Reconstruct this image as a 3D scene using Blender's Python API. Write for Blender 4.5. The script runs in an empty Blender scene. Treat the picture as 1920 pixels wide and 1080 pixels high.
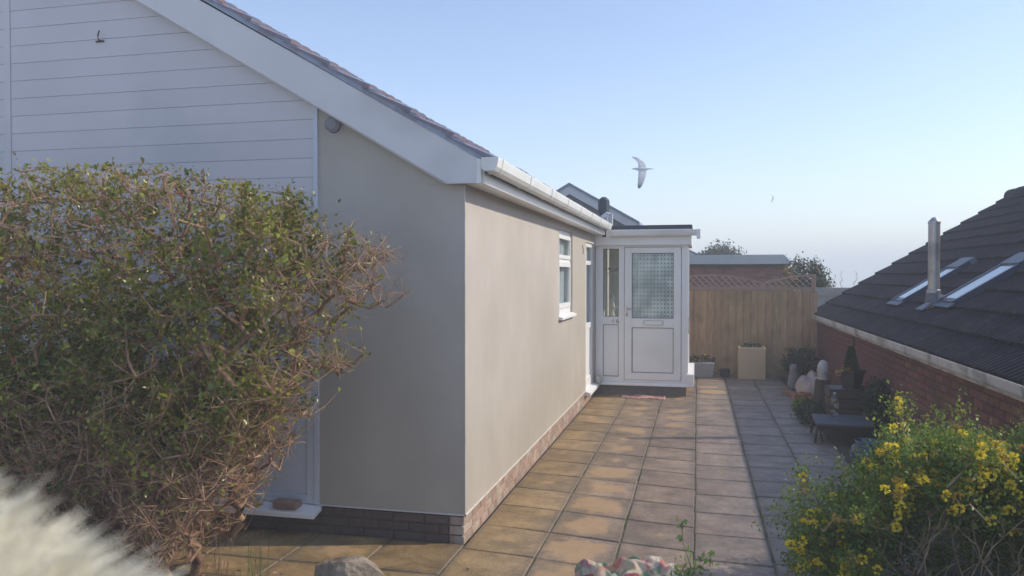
import bpy, bmesh, math, random
import numpy as np
from mathutils import Vector, Matrix

# ------------------------------------------------------------------ camera, sky, sun
sc = bpy.context.scene
COL = sc.collection
rad = math.radians
SUN_EL, SUN_AZ = 35.5, 75.0          # azimuth from +Y towards +X

cam_d = bpy.data.cameras.new('camera'); cam = bpy.data.objects.new('camera', cam_d); COL.objects.link(cam)
cam_d.lens = 27.75; cam_d.sensor_width = 36; cam_d.clip_start = 0.03; cam_d.clip_end = 30000
cam.location = (0, 0, 1.83)
_th, _p = rad(13.23), math.atan(24/1480)
_F = Vector((-math.sin(_th)*math.cos(_p), math.cos(_th)*math.cos(_p), -math.sin(_p)))
cam.rotation_euler = _F.to_track_quat('-Z', 'Y').to_euler()
cam_d.dof.use_dof = True; cam_d.dof.focus_distance = 8.0; cam_d.dof.aperture_fstop = 3.2
sc.camera = cam

world = bpy.data.worlds.new('World'); sc.world = world; world.use_nodes = True
nt = world.node_tree; nt.nodes.clear()
sky = nt.nodes.new('ShaderNodeTexSky'); sky.sky_type = 'NISHITA'; sky.sun_disc = False
sky.sun_elevation = rad(SUN_EL); sky.sun_rotation = rad(SUN_AZ)
sky.altitude = 60; sky.air_density = 1.0; sky.dust_density = 0.6; sky.ozone_density = 2.0
bg = nt.nodes.new('ShaderNodeBackground'); bg.inputs['Strength'].default_value = 0.112
wo = nt.nodes.new('ShaderNodeOutputWorld')
wb = nt.nodes.new('ShaderNodeMix'); wb.data_type = 'RGBA'; wb.blend_type = 'MULTIPLY'; wb.inputs[0].default_value = 1.0
wb.inputs[7].default_value = (1.03, 0.965, 0.985, 1)      # the camera's white balance
nt.links.new(sky.outputs[0], wb.inputs[6]); nt.links.new(wb.outputs[2], bg.inputs[0]); nt.links.new(bg.outputs[0], wo.inputs[0])

sun_d = bpy.data.lights.new('sun', 'SUN'); sun_d.energy = 1.85; sun_d.angle = rad(0.6); sun_d.color = (1.0, 0.9, 0.74)
sun = bpy.data.objects.new('sun', sun_d); COL.objects.link(sun); sun.location = (20, 8, 20)
_L = -Vector((math.cos(rad(SUN_EL))*math.sin(rad(SUN_AZ)), math.cos(rad(SUN_EL))*math.cos(rad(SUN_AZ)), math.sin(rad(SUN_EL))))
sun.rotation_euler = _L.to_track_quat('-Z', 'Y').to_euler()

sc.cycles.volume_bounces = 2
sc.view_settings.view_transform = 'Standard'; sc.view_settings.look = 'None'
sc.view_settings.exposure = 1.03; sc.view_settings.gamma = 1.0; sc.view_settings.use_curve_mapping = False

R = random.Random(7)
NR = np.random.default_rng(11)

# ------------------------------------------------------------------ materials
def mat(name, c1, c2=None, scale=6.0, rough=0.8, bump=0.0, bscale=60.0, metal=0.0, per_obj=0.0, per_isl=0.0,
        spec=0.5, detail=5.0, c3=None, s3=1.5, t3=(0.5, 0.62), stretch=None, sss=0.0, bdist=0.01):
    m = bpy.data.materials.new(name); m.use_nodes = True
    n = m.node_tree.nodes; l = m.node_tree.links
    b = n['Principled BSDF']
    b.inputs['Roughness'].default_value = rough; b.inputs['Metallic'].default_value = metal
    b.inputs['Specular IOR Level'].default_value = spec
    geo = n.new('ShaderNodeNewGeometry')
    vec = geo.outputs['Position']
    if stretch:
        mp = n.new('ShaderNodeMapping'); mp.inputs['Scale'].default_value = stretch
        l.new(vec, mp.inputs[0]); vec = mp.outputs[0]
    c2 = c2 or c1
    nz = n.new('ShaderNodeTexNoise'); nz.inputs['Scale'].default_value = scale; nz.inputs['Detail'].default_value = detail
    l.new(vec, nz.inputs['Vector'])
    rp = n.new('ShaderNodeValToRGB'); rp.color_ramp.elements[0].position = 0.32; rp.color_ramp.elements[1].position = 0.68
    rp.color_ramp.elements[0].color = (*c1, 1); rp.color_ramp.elements[1].color = (*c2, 1)
    l.new(nz.outputs[0], rp.inputs[0]); col = rp.outputs[0]
    if c3:
        n3 = n.new('ShaderNodeTexNoise'); n3.inputs['Scale'].default_value = s3; n3.inputs['Detail'].default_value = 6
        l.new(geo.outputs['Position'], n3.inputs['Vector'])
        r3 = n.new('ShaderNodeMapRange'); r3.inputs[1].default_value = t3[0]; r3.inputs[2].default_value = t3[1]
        l.new(n3.outputs[0], r3.inputs[0])
        mx = n.new('ShaderNodeMix'); mx.data_type = 'RGBA'
        l.new(r3.outputs[0], mx.inputs[0]); l.new(col, mx.inputs[6]); mx.inputs[7].default_value = (*c3, 1)
        col = mx.outputs[2]
    if per_obj or per_isl:
        if per_isl:
            src = geo.outputs['Random Per Island']; amt = per_isl
        else:
            oi = n.new('ShaderNodeObjectInfo'); src = oi.outputs['Random']; amt = per_obj
        mr = n.new('ShaderNodeMapRange'); mr.inputs[3].default_value = 1 - amt; mr.inputs[4].default_value = 1 + amt
        l.new(src, mr.inputs[0])
        hs = n.new('ShaderNodeHueSaturation')
        l.new(mr.outputs[0], hs.inputs['Value'])
        ml = n.new('ShaderNodeMath'); ml.operation = 'MULTIPLY'; ml.inputs[1].default_value = 7.31
        fr = n.new('ShaderNodeMath'); fr.operation = 'FRACT'
        l.new(src, ml.inputs[0]); l.new(ml.outputs[0], fr.inputs[0])
        m2 = n.new('ShaderNodeMapRange'); m2.inputs[3].default_value = 0.5 - amt*0.07; m2.inputs[4].default_value = 0.5 + amt*0.07
        l.new(fr.outputs[0], m2.inputs[0]); l.new(m2.outputs[0], hs.inputs['Hue'])
        l.new(col, hs.inputs['Color']); col = hs.outputs[0]
    l.new(col, b.inputs['Base Color'])
    if bump:
        bn = n.new('ShaderNodeTexNoise'); bn.inputs['Scale'].default_value = bscale; bn.inputs['Detail'].default_value = 4
        l.new(vec, bn.inputs['Vector'])
        bp = n.new('ShaderNodeBump'); bp.inputs['Strength'].default_value = bump; bp.inputs['Distance'].default_value = bdist
        l.new(bn.outputs[0], bp.inputs['Height']); l.new(bp.outputs[0], b.inputs['Normal'])
    if sss:
        b.inputs['Subsurface Weight'].default_value = sss
    return m

def leafmat(name, c1, c2, c3=None, rough=0.38, trans=0.3, isl=0.35):
    m = mat(name, c1, c2, scale=3.0, rough=rough, per_isl=isl, spec=0.5, c3=c3, s3=4.0, t3=(0.5, 0.7))
    n = m.node_tree.nodes; l = m.node_tree.links
    b = n['Principled BSDF']; out = n['Material Output']
    tr = n.new('ShaderNodeBsdfTranslucent'); mx = n.new('ShaderNodeMixShader'); mx.inputs[0].default_value = trans
    src = b.inputs['Base Color'].links[0].from_socket
    l.new(src, tr.inputs[0]); l.new(b.outputs[0], mx.inputs[1]); l.new(tr.outputs[0], mx.inputs[2]); l.new(mx.outputs[0], out.inputs[0])
    return m

def glassmat(name, tint=(0.75, 0.8, 0.8), refl=0.12, rough=0.02):
    m = bpy.data.materials.new(name); m.use_nodes = True
    n = m.node_tree.nodes; l = m.node_tree.links; n.remove(n['Principled BSDF'])
    t = n.new('ShaderNodeBsdfTransparent'); t.inputs[0].default_value = (*tint, 1)
    g = n.new('ShaderNodeBsdfGlossy'); g.inputs['Roughness'].default_value = rough
    fr = n.new('ShaderNodeLayerWeight'); fr.inputs[0].default_value = 0.5
    pw = n.new('ShaderNodeMath'); pw.operation = 'POWER'; pw.inputs[1].default_value = 5.0; l.new(fr.outputs['Facing'], pw.inputs[0])
    ma = n.new('ShaderNodeMath'); ma.operation = 'MULTIPLY_ADD'; ma.inputs[1].default_value = 0.6; ma.inputs[2].default_value = refl*0.25; l.new(pw.outputs[0], ma.inputs[0])
    mx = n.new('ShaderNodeMixShader'); l.new(ma.outputs[0], mx.inputs[0]); l.new(t.outputs[0], mx.inputs[1]); l.new(g.outputs[0], mx.inputs[2])
    l.new(mx.outputs[0], n['Material Output'].inputs[0])
    return m

M = {}
M['render'] = mat('greige_render', (0.475, 0.435, 0.392), (0.535, 0.492, 0.446), scale=2.3, rough=0.9, bump=0.5, bscale=160, c3=(0.45, 0.412, 0.358), s3=0.8, t3=(0.45, 0.65), bdist=0.006)
def weather(m, z0, z1, tint, amt=0.5):
    """damp staining that rises from the foot of a wall, broken up by noise"""
    n = m.node_tree.nodes; l = m.node_tree.links; b = n['Principled BSDF']
    src = b.inputs['Base Color'].links[0].from_socket
    geo = n.new('ShaderNodeNewGeometry'); sp = n.new('ShaderNodeSeparateXYZ'); l.new(geo.outputs['Position'], sp.inputs[0])
    mp = n.new('ShaderNodeMapping'); mp.inputs['Scale'].default_value = (5, 5, 0.5); l.new(geo.outputs['Position'], mp.inputs[0])
    nz = n.new('ShaderNodeTexNoise'); nz.inputs['Scale'].default_value = 1.3; nz.inputs['Detail'].default_value = 6; l.new(mp.outputs[0], nz.inputs[0])
    ad = n.new('ShaderNodeMath'); ad.operation = 'MULTIPLY_ADD'; ad.inputs[1].default_value = -0.9; l.new(nz.outputs[0], ad.inputs[0]); l.new(sp.outputs[2], ad.inputs[2])
    mr = n.new('ShaderNodeMapRange'); mr.inputs[1].default_value = z0 - 0.45; mr.inputs[2].default_value = z1 - 0.45; mr.inputs[3].default_value = amt; mr.inputs[4].default_value = 0
    l.new(ad.outputs[0], mr.inputs[0])
    mx = n.new('ShaderNodeMix'); mx.data_type = 'RGBA'; mx.blend_type = 'MULTIPLY'
    l.new(mr.outputs[0], mx.inputs[0]); l.new(src, mx.inputs[6]); mx.inputs[7].default_value = (*tint, 1)
    l.new(mx.outputs[2], b.inputs['Base Color'])
weather(M['render'], 0.2, 1.9, (0.79, 0.775, 0.715), 0.75)
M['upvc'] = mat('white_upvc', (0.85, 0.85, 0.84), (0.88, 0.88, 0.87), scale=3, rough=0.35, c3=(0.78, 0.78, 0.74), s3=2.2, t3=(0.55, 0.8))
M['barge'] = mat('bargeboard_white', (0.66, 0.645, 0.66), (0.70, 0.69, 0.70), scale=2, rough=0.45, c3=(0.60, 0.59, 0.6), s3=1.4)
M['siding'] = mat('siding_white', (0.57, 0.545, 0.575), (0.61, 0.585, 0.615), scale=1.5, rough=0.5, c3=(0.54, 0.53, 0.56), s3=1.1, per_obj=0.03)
M['bead'] = mat('bead_cream', (0.55, 0.52, 0.48), (0.72, 0.69, 0.64), scale=9, rough=0.7)
M['panel'] = mat('panel_shade_blue', (0.55, 0.585, 0.66), (0.58, 0.615, 0.68), scale=2, rough=0.4)  # white unit with the blue of its shade mixed into the colour
M['gutter_new'] = mat('gutter_white', (0.80, 0.80, 0.78), (0.74, 0.74, 0.70), scale=5, rough=0.3, c3=(0.6, 0.6, 0.55), s3=3, t3=(0.6, 0.8))
M['gutter_old'] = mat('gutter_aged', (0.50, 0.47, 0.44), (0.60, 0.57, 0.53), scale=7, rough=0.6, c3=(0.3, 0.29, 0.26), s3=3)
M['seal'] = mat('grey_gasket', (0.10, 0.11, 0.13), rough=0.6)
M['dark_void'] = mat('dark_interior', (0.10, 0.10, 0.10), (0.13, 0.13, 0.13), rough=0.9)
M['curtain'] = mat('net_curtain', (0.50, 0.53, 0.53), (0.62, 0.64, 0.63), scale=2, rough=0.9, stretch=(30, 30, 1))
M['inner_wall'] = mat('pale_inner_wall', (0.72, 0.68, 0.64), (0.78, 0.74, 0.70), rough=0.9)
M['glass'] = glassmat('window_glass', (0.92, 0.95, 0.95), 0.06)
M['clear_glass'] = glassmat('clear_glass', (0.86, 0.9, 0.9), 0.12)
M['brick_pink'] = mat('brick_pink', (0.32, 0.215, 0.165), (0.41, 0.29, 0.225), scale=20, rough=0.9, bump=0.6, bscale=90, per_obj=0.14, c3=(0.42, 0.36, 0.30), s3=6)
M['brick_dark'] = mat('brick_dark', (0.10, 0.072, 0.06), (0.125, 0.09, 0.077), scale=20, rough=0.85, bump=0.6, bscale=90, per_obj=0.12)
M['brick_red'] = mat('brick_red', (0.15, 0.065, 0.045), (0.20, 0.088, 0.062), scale=16, rough=0.9, bump=0.6, bscale=90, per_obj=0.3, c3=(0.17, 0.07, 0.055), s3=3)
M['mortar'] = mat('mortar', (0.27, 0.215, 0.18), (0.34, 0.28, 0.24), scale=12, rough=0.95, bump=0.4)
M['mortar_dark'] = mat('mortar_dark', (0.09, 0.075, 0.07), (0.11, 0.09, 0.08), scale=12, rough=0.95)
M['tile_own'] = mat('roof_tile_grey', (0.17, 0.21, 0.30), (0.24, 0.28, 0.38), scale=14, rough=0.9, bump=0.6, bscale=60, per_obj=0.12)
M['verge_mortar'] = mat('verge_mortar', (0.30, 0.34, 0.45), (0.38, 0.42, 0.52), scale=16, rough=0.95, bump=0.8, bscale=40, c3=(0.28, 0.28, 0.34), s3=5)
M['tile_end'] = mat('tile_end_lichen', (0.32, 0.21, 0.22), (0.22, 0.25, 0.33), scale=12, rough=0.95, bump=0.8)
M['tile_brown'] = mat('roof_tile_brown', (0.022, 0.020, 0.027), (0.042, 0.036, 0.044), scale=12, rough=0.85, bump=0.5, bscale=70, per_obj=0.22, c3=(0.06, 0.052, 0.052), s3=9, t3=(0.58, 0.68), spec=0.2)
M['felt'] = mat('roof_felt', (0.035, 0.045, 0.07), (0.05, 0.06, 0.09), scale=10, rough=0.85)
M['metal'] = mat('flue_steel', (0.42, 0.41, 0.40), (0.52, 0.50, 0.48), scale=5, rough=0.38, metal=0.8, c3=(0.3, 0.29, 0.28), s3=4)
M['black_metal'] = mat('flue_black', (0.04, 0.055, 0.075), (0.05, 0.065, 0.09), scale=6, rough=0.45)
M['lead'] = mat('lead_flashing', (0.10, 0.12, 0.16), (0.16, 0.185, 0.225), scale=10, rough=0.55, metal=0.3)
M['navy'] = mat('skylight_cladding', (0.03, 0.045, 0.085), (0.04, 0.055, 0.1), scale=5, rough=0.4)
M['chrome'] = mat('handle_metal', (0.55, 0.55, 0.55), rough=0.25, metal=0.9)
M['fence'] = mat('fence_wood', (0.40, 0.245, 0.125), (0.55, 0.36, 0.20), scale=5, rough=0.85, per_obj=0.13, stretch=(9, 9, 0.8), bump=0.4, bscale=14, c3=(0.36, 0.235, 0.13), s3=2.2)
M['trellis'] = mat('trellis_wood', (0.38, 0.24, 0.17), (0.48, 0.32, 0.24), scale=9, rough=0.85, stretch=(5, 5, 5), per_obj=0.1)
M['slat_lit'] = mat('trellis_slat_lit', (0.52, 0.40, 0.31), (0.62, 0.49, 0.39), scale=9, rough=0.85)  # sunlit copy of the trellis wood, the light put into its colour
M['shed_brick'] = mat('shed_brick_red', (0.26, 0.10, 0.08), (0.33, 0.13, 0.11), scale=5, rough=0.9, per_obj=0.2)
M['shed_fascia'] = mat('shed_fascia_green', (0.54, 0.56, 0.56), (0.60, 0.62, 0.61), scale=3, rough=0.7)
M['soil'] = mat('garden_soil', (0.055, 0.040, 0.030), (0.10, 0.075, 0.055), scale=14, rough=0.95, bump=1.0, bscale=35, bdist=0.03, c3=(0.06, 0.07, 0.03), s3=3)
M['grass'] = mat('rough_grass', (0.05, 0.08, 0.03), (0.09, 0.11, 0.045), scale=2.5, rough=0.95, bump=0.6, bscale=20, c3=(0.13, 0.12, 0.07), s3=0.7)
M['gravel'] = mat('gravel_bed', (0.06, 0.055, 0.05), (0.12, 0.105, 0.095), scale=60, rough=0.95, bump=1.0, bscale=80, bdist=0.02)
M['bed'] = mat('slab_joint_sand', (0.08, 0.068, 0.048), (0.22, 0.18, 0.13), scale=18, rough=0.95, bump=0.5, c3=(0.05, 0.065, 0.02), s3=5)
M['bark'] = mat('hedge_bark', (0.17, 0.09, 0.055), (0.34, 0.21, 0.13), scale=18, rough=0.8, bump=0.5, bscale=60, stretch=(1, 1, 0.4))
M['twig'] = mat('hedge_twig', (0.19, 0.095, 0.055), (0.50, 0.33, 0.21), scale=11, rough=0.75, per_isl=0.2)
M['bark_pale'] = mat('shrub_bark', (0.26, 0.17, 0.10), (0.60, 0.46, 0.31), scale=12, rough=0.8, bump=0.4)
M['leaf_hedge'] = leafmat('hedge_leaf', (0.09, 0.125, 0.018), (0.36, 0.36, 0.05), c3=(0.06, 0.13, 0.04), rough=0.28, trans=0.42)
M['leaf_young'] = leafmat('hedge_leaf_young', (0.30, 0.29, 0.07), (0.36, 0.28, 0.09), c3=(0.33, 0.19, 0.10), rough=0.3, trans=0.4)
M['leaf_bush'] = leafmat('bush_leaf', (0.125, 0.20, 0.03), (0.29, 0.38, 0.065), c3=(0.09, 0.165, 0.035), rough=0.4, trans=0.45)
M['leaf_dark'] = leafmat('dark_leaf', (0.02, 0.045, 0.02), (0.045, 0.08, 0.03), rough=0.5, trans=0.15)
M['leaf_far'] = leafmat('far_leaf', (0.05, 0.08, 0.05), (0.08, 0.115, 0.07), rough=0.6, trans=0.2)
M['leaf_fresh'] = leafmat('fresh_leaf', (0.13, 0.22, 0.05), (0.24, 0.33, 0.10), rough=0.4, trans=0.4)
M['petal'] = leafmat('yellow_petal', (0.90, 0.70, 0.03), (0.95, 0.80, 0.08), c3=(0.88, 0.62, 0.03), rough=0.6, trans=0.35, isl=0.12)
M['petal_dim'] = leafmat('ochre_petal', (0.45, 0.28, 0.05), (0.5, 0.34, 0.08), rough=0.6, trans=0.3, isl=0.12)
M['berry'] = mat('red_berry', (0.38, 0.04, 0.03), (0.5, 0.08, 0.05), rough=0.3)
M['stone'] = mat('rock', (0.30, 0.26, 0.21), (0.46, 0.42, 0.36), scale=7, rough=0.9, bump=1.0, bscale=22, bdist=0.02, c3=(0.2, 0.18, 0.15), s3=5)
M['beige_pot'] = mat('beige_planter', (0.50, 0.37, 0.23), (0.56, 0.42, 0.27), scale=4, rough=0.8, bump=0.2)
M['stone_trough'] = mat('grey_trough', (0.30, 0.29, 0.29), (0.36, 0.35, 0.35), scale=8, rough=0.85, bump=0.3)
M['dark_plastic'] = mat('black_plastic', (0.015, 0.017, 0.022), (0.025, 0.028, 0.034), scale=8, rough=0.5)
M['dark_wood'] = mat('dark_wood', (0.05, 0.032, 0.025), (0.085, 0.055, 0.04), scale=9, rough=0.8, stretch=(1, 1, 6))
M['table_top'] = mat('slate_table_top', (0.07, 0.08, 0.10), (0.09, 0.10, 0.125), scale=5, rough=0.75)
M['terracotta'] = mat('terracotta', (0.36, 0.14, 0.08), (0.45, 0.2, 0.12), scale=9, rough=0.85)
M['cloth_beige'] = mat('beige_cloth', (0.37, 0.29, 0.25), (0.45, 0.36, 0.31), scale=5, rough=0.95, bump=0.4, c3=(0.36, 0.28, 0.27), s3=6)
M['white_stone'] = mat('white_ornament', (0.52, 0.50, 0.46), (0.64, 0.62, 0.58), scale=12, rough=0.7, bump=0.5, c3=(0.42, 0.41, 0.38), s3=9)
M['grey_stone'] = mat('grey_ornament', (0.15, 0.13, 0.14), (0.24, 0.22, 0.23), scale=12, rough=0.85)
M['blue_glaze'] = mat('blue_glazed_pot', (0.02, 0.07, 0.12), (0.03, 0.10, 0.16), scale=6, rough=0.2)
M['rug'] = mat('patterned_rug', (0.40, 0.14, 0.12), (0.55, 0.42, 0.36), scale=26, rough=0.95, bump=0.5, c3=(0.32, 0.10, 0.10), s3=11)
M['gull'] = None
M['plaster'] = mat('neighbour_wall', (0.14, 0.155, 0.19), (0.17, 0.18, 0.21), scale=2, rough=0.9)
M['pale_ledge'] = mat('pale_wall', (0.45, 0.43, 0.39), (0.52, 0.5, 0.46), scale=4, rough=0.9)
M['sea'] = mat('sea_water', (0.09, 0.13, 0.17), (0.11, 0.15, 0.19), scale=0.01, rough=0.35)
M['plastic_clear'] = glassmat('bottle_plastic', (0.90, 0.95, 0.98), 0.45, 0.08)
M['plant_soil'] = mat('potting_soil', (0.03, 0.022, 0.016), (0.05, 0.036, 0.026), scale=30, rough=0.95)

# paving slab: olive by the wall, grey-brown further out, pale dry patches in the middle of some slabs
def slab_material():
    m = bpy.data.materials.new('paving_slab'); m.use_nodes = True
    n = m.node_tree.nodes; l = m.node_tree.links; b = n['Principled BSDF']
    geo = n.new('ShaderNodeNewGeometry'); sp = n.new('ShaderNodeSeparateXYZ'); l.new(geo.outputs['Position'], sp.inputs[0])
    def noise(scale, detail=5, vec=None, rough=0.6):
        a = n.new('ShaderNodeTexNoise'); a.inputs['Scale'].default_value = scale; a.inputs['Detail'].default_value = detail; a.inputs['Roughness'].default_value = rough
        l.new(vec or geo.outputs['Position'], a.inputs['Vector']); return a.outputs[0]
    def mr(src, a, b_, c=0.0, d=1.0):
        r = n.new('ShaderNodeMapRange'); r.inputs[1].default_value = a; r.inputs[2].default_value = b_; r.inputs[3].default_value = c; r.inputs[4].default_value = d
        l.new(src, r.inputs[0]); return r.outputs[0]
    def math_(op, a, b_=None, v=0.0):
        q = n.new('ShaderNodeMath'); q.operation = op; l.new(a, q.inputs[0])
        if b_ is not None: l.new(b_, q.inputs[1])
        else: q.inputs[1].default_value = v
        return q.outputs[0]
    def mix(f, a, b_, mode='MIX'):
        q = n.new('ShaderNodeMix'); q.data_type = 'RGBA'; q.blend_type = mode
        if isinstance(f, float): q.inputs[0].default_value = f
        else: l.new(f, q.inputs[0])
        for i, c in ((6, a), (7, b_)):
            if isinstance(c, tuple): q.inputs[i].default_value = (*c, 1)
            else: l.new(c, q.inputs[i])
        return q.outputs[2]
    oi = n.new('ShaderNodeObjectInfo'); rnd = oi.outputs['Random']
    tc = n.new('ShaderNodeTexCoord')
    # base from X
    xw = math_('ADD', sp.outputs[0], math_('MULTIPLY', noise(1.2), v=0.5))
    f1 = mr(xw, -1.05, -0.45)
    base = mix(f1, (0.40, 0.272, 0.128), (0.345, 0.248, 0.172))
    f2 = mr(xw, 0.05, 0.9)
    base = mix(f2, base, (0.30, 0.245, 0.21))
    # mottling
    mo = mr(noise(4.0, 10, rough=0.72), 0.38, 0.62)
    base = mix(mo, mix(1.0, base, (0.52, 0.51, 0.52), 'MULTIPLY'), base)
    fine = mr(noise(38, 8, rough=0.8), 0.36, 0.66, 0.72, 1.22)
    hs = n.new('ShaderNodeHueSaturation'); l.new(base, hs.inputs['Color'])
    v = math_('MULTIPLY', mr(rnd, 0, 1, 0.85, 1.15), fine); l.new(v, hs.inputs['Value'])
    base = hs.outputs[0]
    # pale specks, more of them away from the wall
    sp_n = mr(noise(130, 2), 0.68, 0.74)
    spk = math_('MULTIPLY', sp_n, mr(sp.outputs[0], -0.8, 0.3, 0.1, 0.8))
    base = mix(spk, base, (0.48, 0.41, 0.33))
    sm = math_('MULTIPLY', mr(noise(2.1, 9, rough=0.75), 0.56, 0.66), v=0.5)      # sandy smears
    base = mix(sm, base, (0.40, 0.31, 0.21))
    dk = math_('MULTIPLY', mr(noise(3.3, 9, rough=0.75), 0.60, 0.50, 0.0, 1.0), v=0.0)
    mossn = math_('MULTIPLY', mr(noise(1.7, 9, rough=0.7), 0.54, 0.62), v=0.45)    # green-black algae
    base = mix(mossn, base, (0.125, 0.115, 0.075))
    # dry patch in the slab's middle
    g = tc.outputs['Generated']
    vs = n.new('ShaderNodeVectorMath'); vs.operation = 'SUBTRACT'; vs.inputs[1].default_value = (0.5, 0.5, 0.5); l.new(g, vs.inputs[0])
    vm = n.new('ShaderNodeVectorMath'); vm.operation = 'MULTIPLY'; vm.inputs[1].default_value = (1, 1.15, 0); l.new(vs.outputs[0], vm.inputs[0])
    vl = n.new('ShaderNodeVectorMath'); vl.operation = 'LENGTH'; l.new(vm.outputs[0], vl.inputs[0])
    dist = math_('ADD', vl.outputs['Value'], math_('MULTIPLY', math_('SUBTRACT', noise(6, 6), v=0.5), v=0.75))
    at = n.new('ShaderNodeAttribute'); at.attribute_type = 'OBJECT'; at.attribute_name = 'dry'
    rr = math_('SUBTRACT', math_('MULTIPLY', at.outputs['Fac'], v=0.43), dist)
    pf = mr(rr, -0.03, 0.09)
    base = mix(math_('MULTIPLY', pf, v=0.7), base, (0.44, 0.285, 0.15))
    # damp edges
    eg = n.new('ShaderNodeSeparateXYZ'); l.new(vs.outputs[0], eg.inputs[0])
    ex = math_('ABSOLUTE', eg.outputs[0]); ey = math_('ABSOLUTE', eg.outputs[1]); em = math_('MAXIMUM', ex, ey)
    ed = mr(math_('ADD', em, math_('MULTIPLY', noise(9, 4), v=0.12)), 0.44, 0.56)
    base = mix(math_('MULTIPLY', ed, v=0.55), base, (0.12, 0.10, 0.075))
    l.new(base, b.inputs['Base Color'])
    l.new(mr(pf, 0, 1, 0.55, 0.85), b.inputs['Roughness'])
    bp = n.new('ShaderNodeBump'); bp.inputs['Strength'].default_value = 0.7; bp.inputs['Distance'].default_value = 0.006
    l.new(math_('ADD', noise(90, 4), math_('MULTIPLY', noise(14, 3), v=1.2)), bp.inputs['Height']); l.new(bp.outputs[0], b.inputs['Normal'])
    return m
M['slab'] = slab_material()

def dotted_glass():
    m = bpy.data.materials.new('dotted_frosted_glass'); m.use_nodes = True
    n = m.node_tree.nodes; l = m.node_tree.links; b = n['Principled BSDF']
    tc = n.new('ShaderNodeTexCoord')
    mp = n.new('ShaderNodeMapping'); mp.inputs['Scale'].default_value = (12, 1, 16); l.new(tc.outputs['Generated'], mp.inputs[0])
    fr = n.new('ShaderNodeVectorMath'); fr.operation = 'FRACTION'; l.new(mp.outputs[0], fr.inputs[0])
    sb = n.new('ShaderNodeVectorMath'); sb.operation = 'SUBTRACT'; sb.inputs[1].default_value = (0.5, 0.5, 0.5); l.new(fr.outputs[0], sb.inputs[0])
    ml = n.new('ShaderNodeVectorMath'); ml.operation = 'MULTIPLY'; ml.inputs[1].default_value = (1, 0, 1); l.new(sb.outputs[0], ml.inputs[0])
    ln = n.new('ShaderNodeVectorMath'); ln.operation = 'LENGTH'; l.new(ml.outputs[0], ln.inputs[0])
    r = n.new('ShaderNodeMapRange'); r.inputs[1].default_value = 0.17; r.inputs[2].default_value = 0.27; r.inputs[3].default_value = 1; r.inputs[4].default_value = 0
    l.new(ln.outputs['Value'], r.inputs[0])
    nz = n.new('ShaderNodeTexNoise'); nz.inputs['Scale'].default_value = 3.2; l.new(tc.outputs['Generated'], nz.inputs[0])
    rp = n.new('ShaderNodeValToRGB'); rp.color_ramp.elements[0].position = 0.38; rp.color_ramp.elements[1].position = 0.66
    rp.color_ramp.elements[0].color = (0.33, 0.40, 0.39, 1); rp.color_ramp.elements[1].color = (0.62, 0.72, 0.66, 1); l.new(nz.outputs[0], rp.inputs[0])
    sx_ = n.new('ShaderNodeSeparateXYZ'); l.new(tc.outputs['Generated'], sx_.inputs[0])
    fx_ = n.new('ShaderNodeMapRange'); fx_.inputs[1].default_value = 0.0; fx_.inputs[2].default_value = 0.75; fx_.inputs[3].default_value = 0.35; fx_.inputs[4].default_value = 1.0; l.new(sx_.outputs[0], fx_.inputs[0])
    mm = n.new('ShaderNodeMath'); mm.operation = 'MULTIPLY'; l.new(r.outputs[0], mm.inputs[0]); l.new(fx_.outputs[0], mm.inputs[1])
    mx = n.new('ShaderNodeMix'); mx.data_type = 'RGBA'; l.new(mm.outputs[0], mx.inputs[0]); l.new(rp.outputs[0], mx.inputs[6]); mx.inputs[7].default_value = (0.12, 0.17, 0.20, 1)
    l.new(mx.outputs[2], b.inputs['Base Color']); b.inputs['Roughness'].default_value = 0.3
    return m
M['dotted'] = dotted_glass()

# ------------------------------------------------------------------ helpers
def rootloc(p):
    v = Vector((0, 0, 0))
    while p: v += p.location; p = p.parent
    return v

def tag(o, label=None, cat=None, group=None, kind=None):
    if label: o['label'] = label
    if cat: o['category'] = cat
    if group: o['group'] = group
    if kind: o['kind'] = kind
    return o

def thing(name, loc, label, cat, group=None):
    o = bpy.data.objects.new(name, None); o.empty_display_size = 0.1; COL.objects.link(o); o.location = loc
    return tag(o, label, cat, group)

def link_mesh(name, me, parent=None, loc=None):
    o = bpy.data.objects.new(name, me); COL.objects.link(o)
    if parent: o.parent = parent
    if loc is not None: o.location = Vector(loc) - rootloc(parent)
    return o

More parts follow.
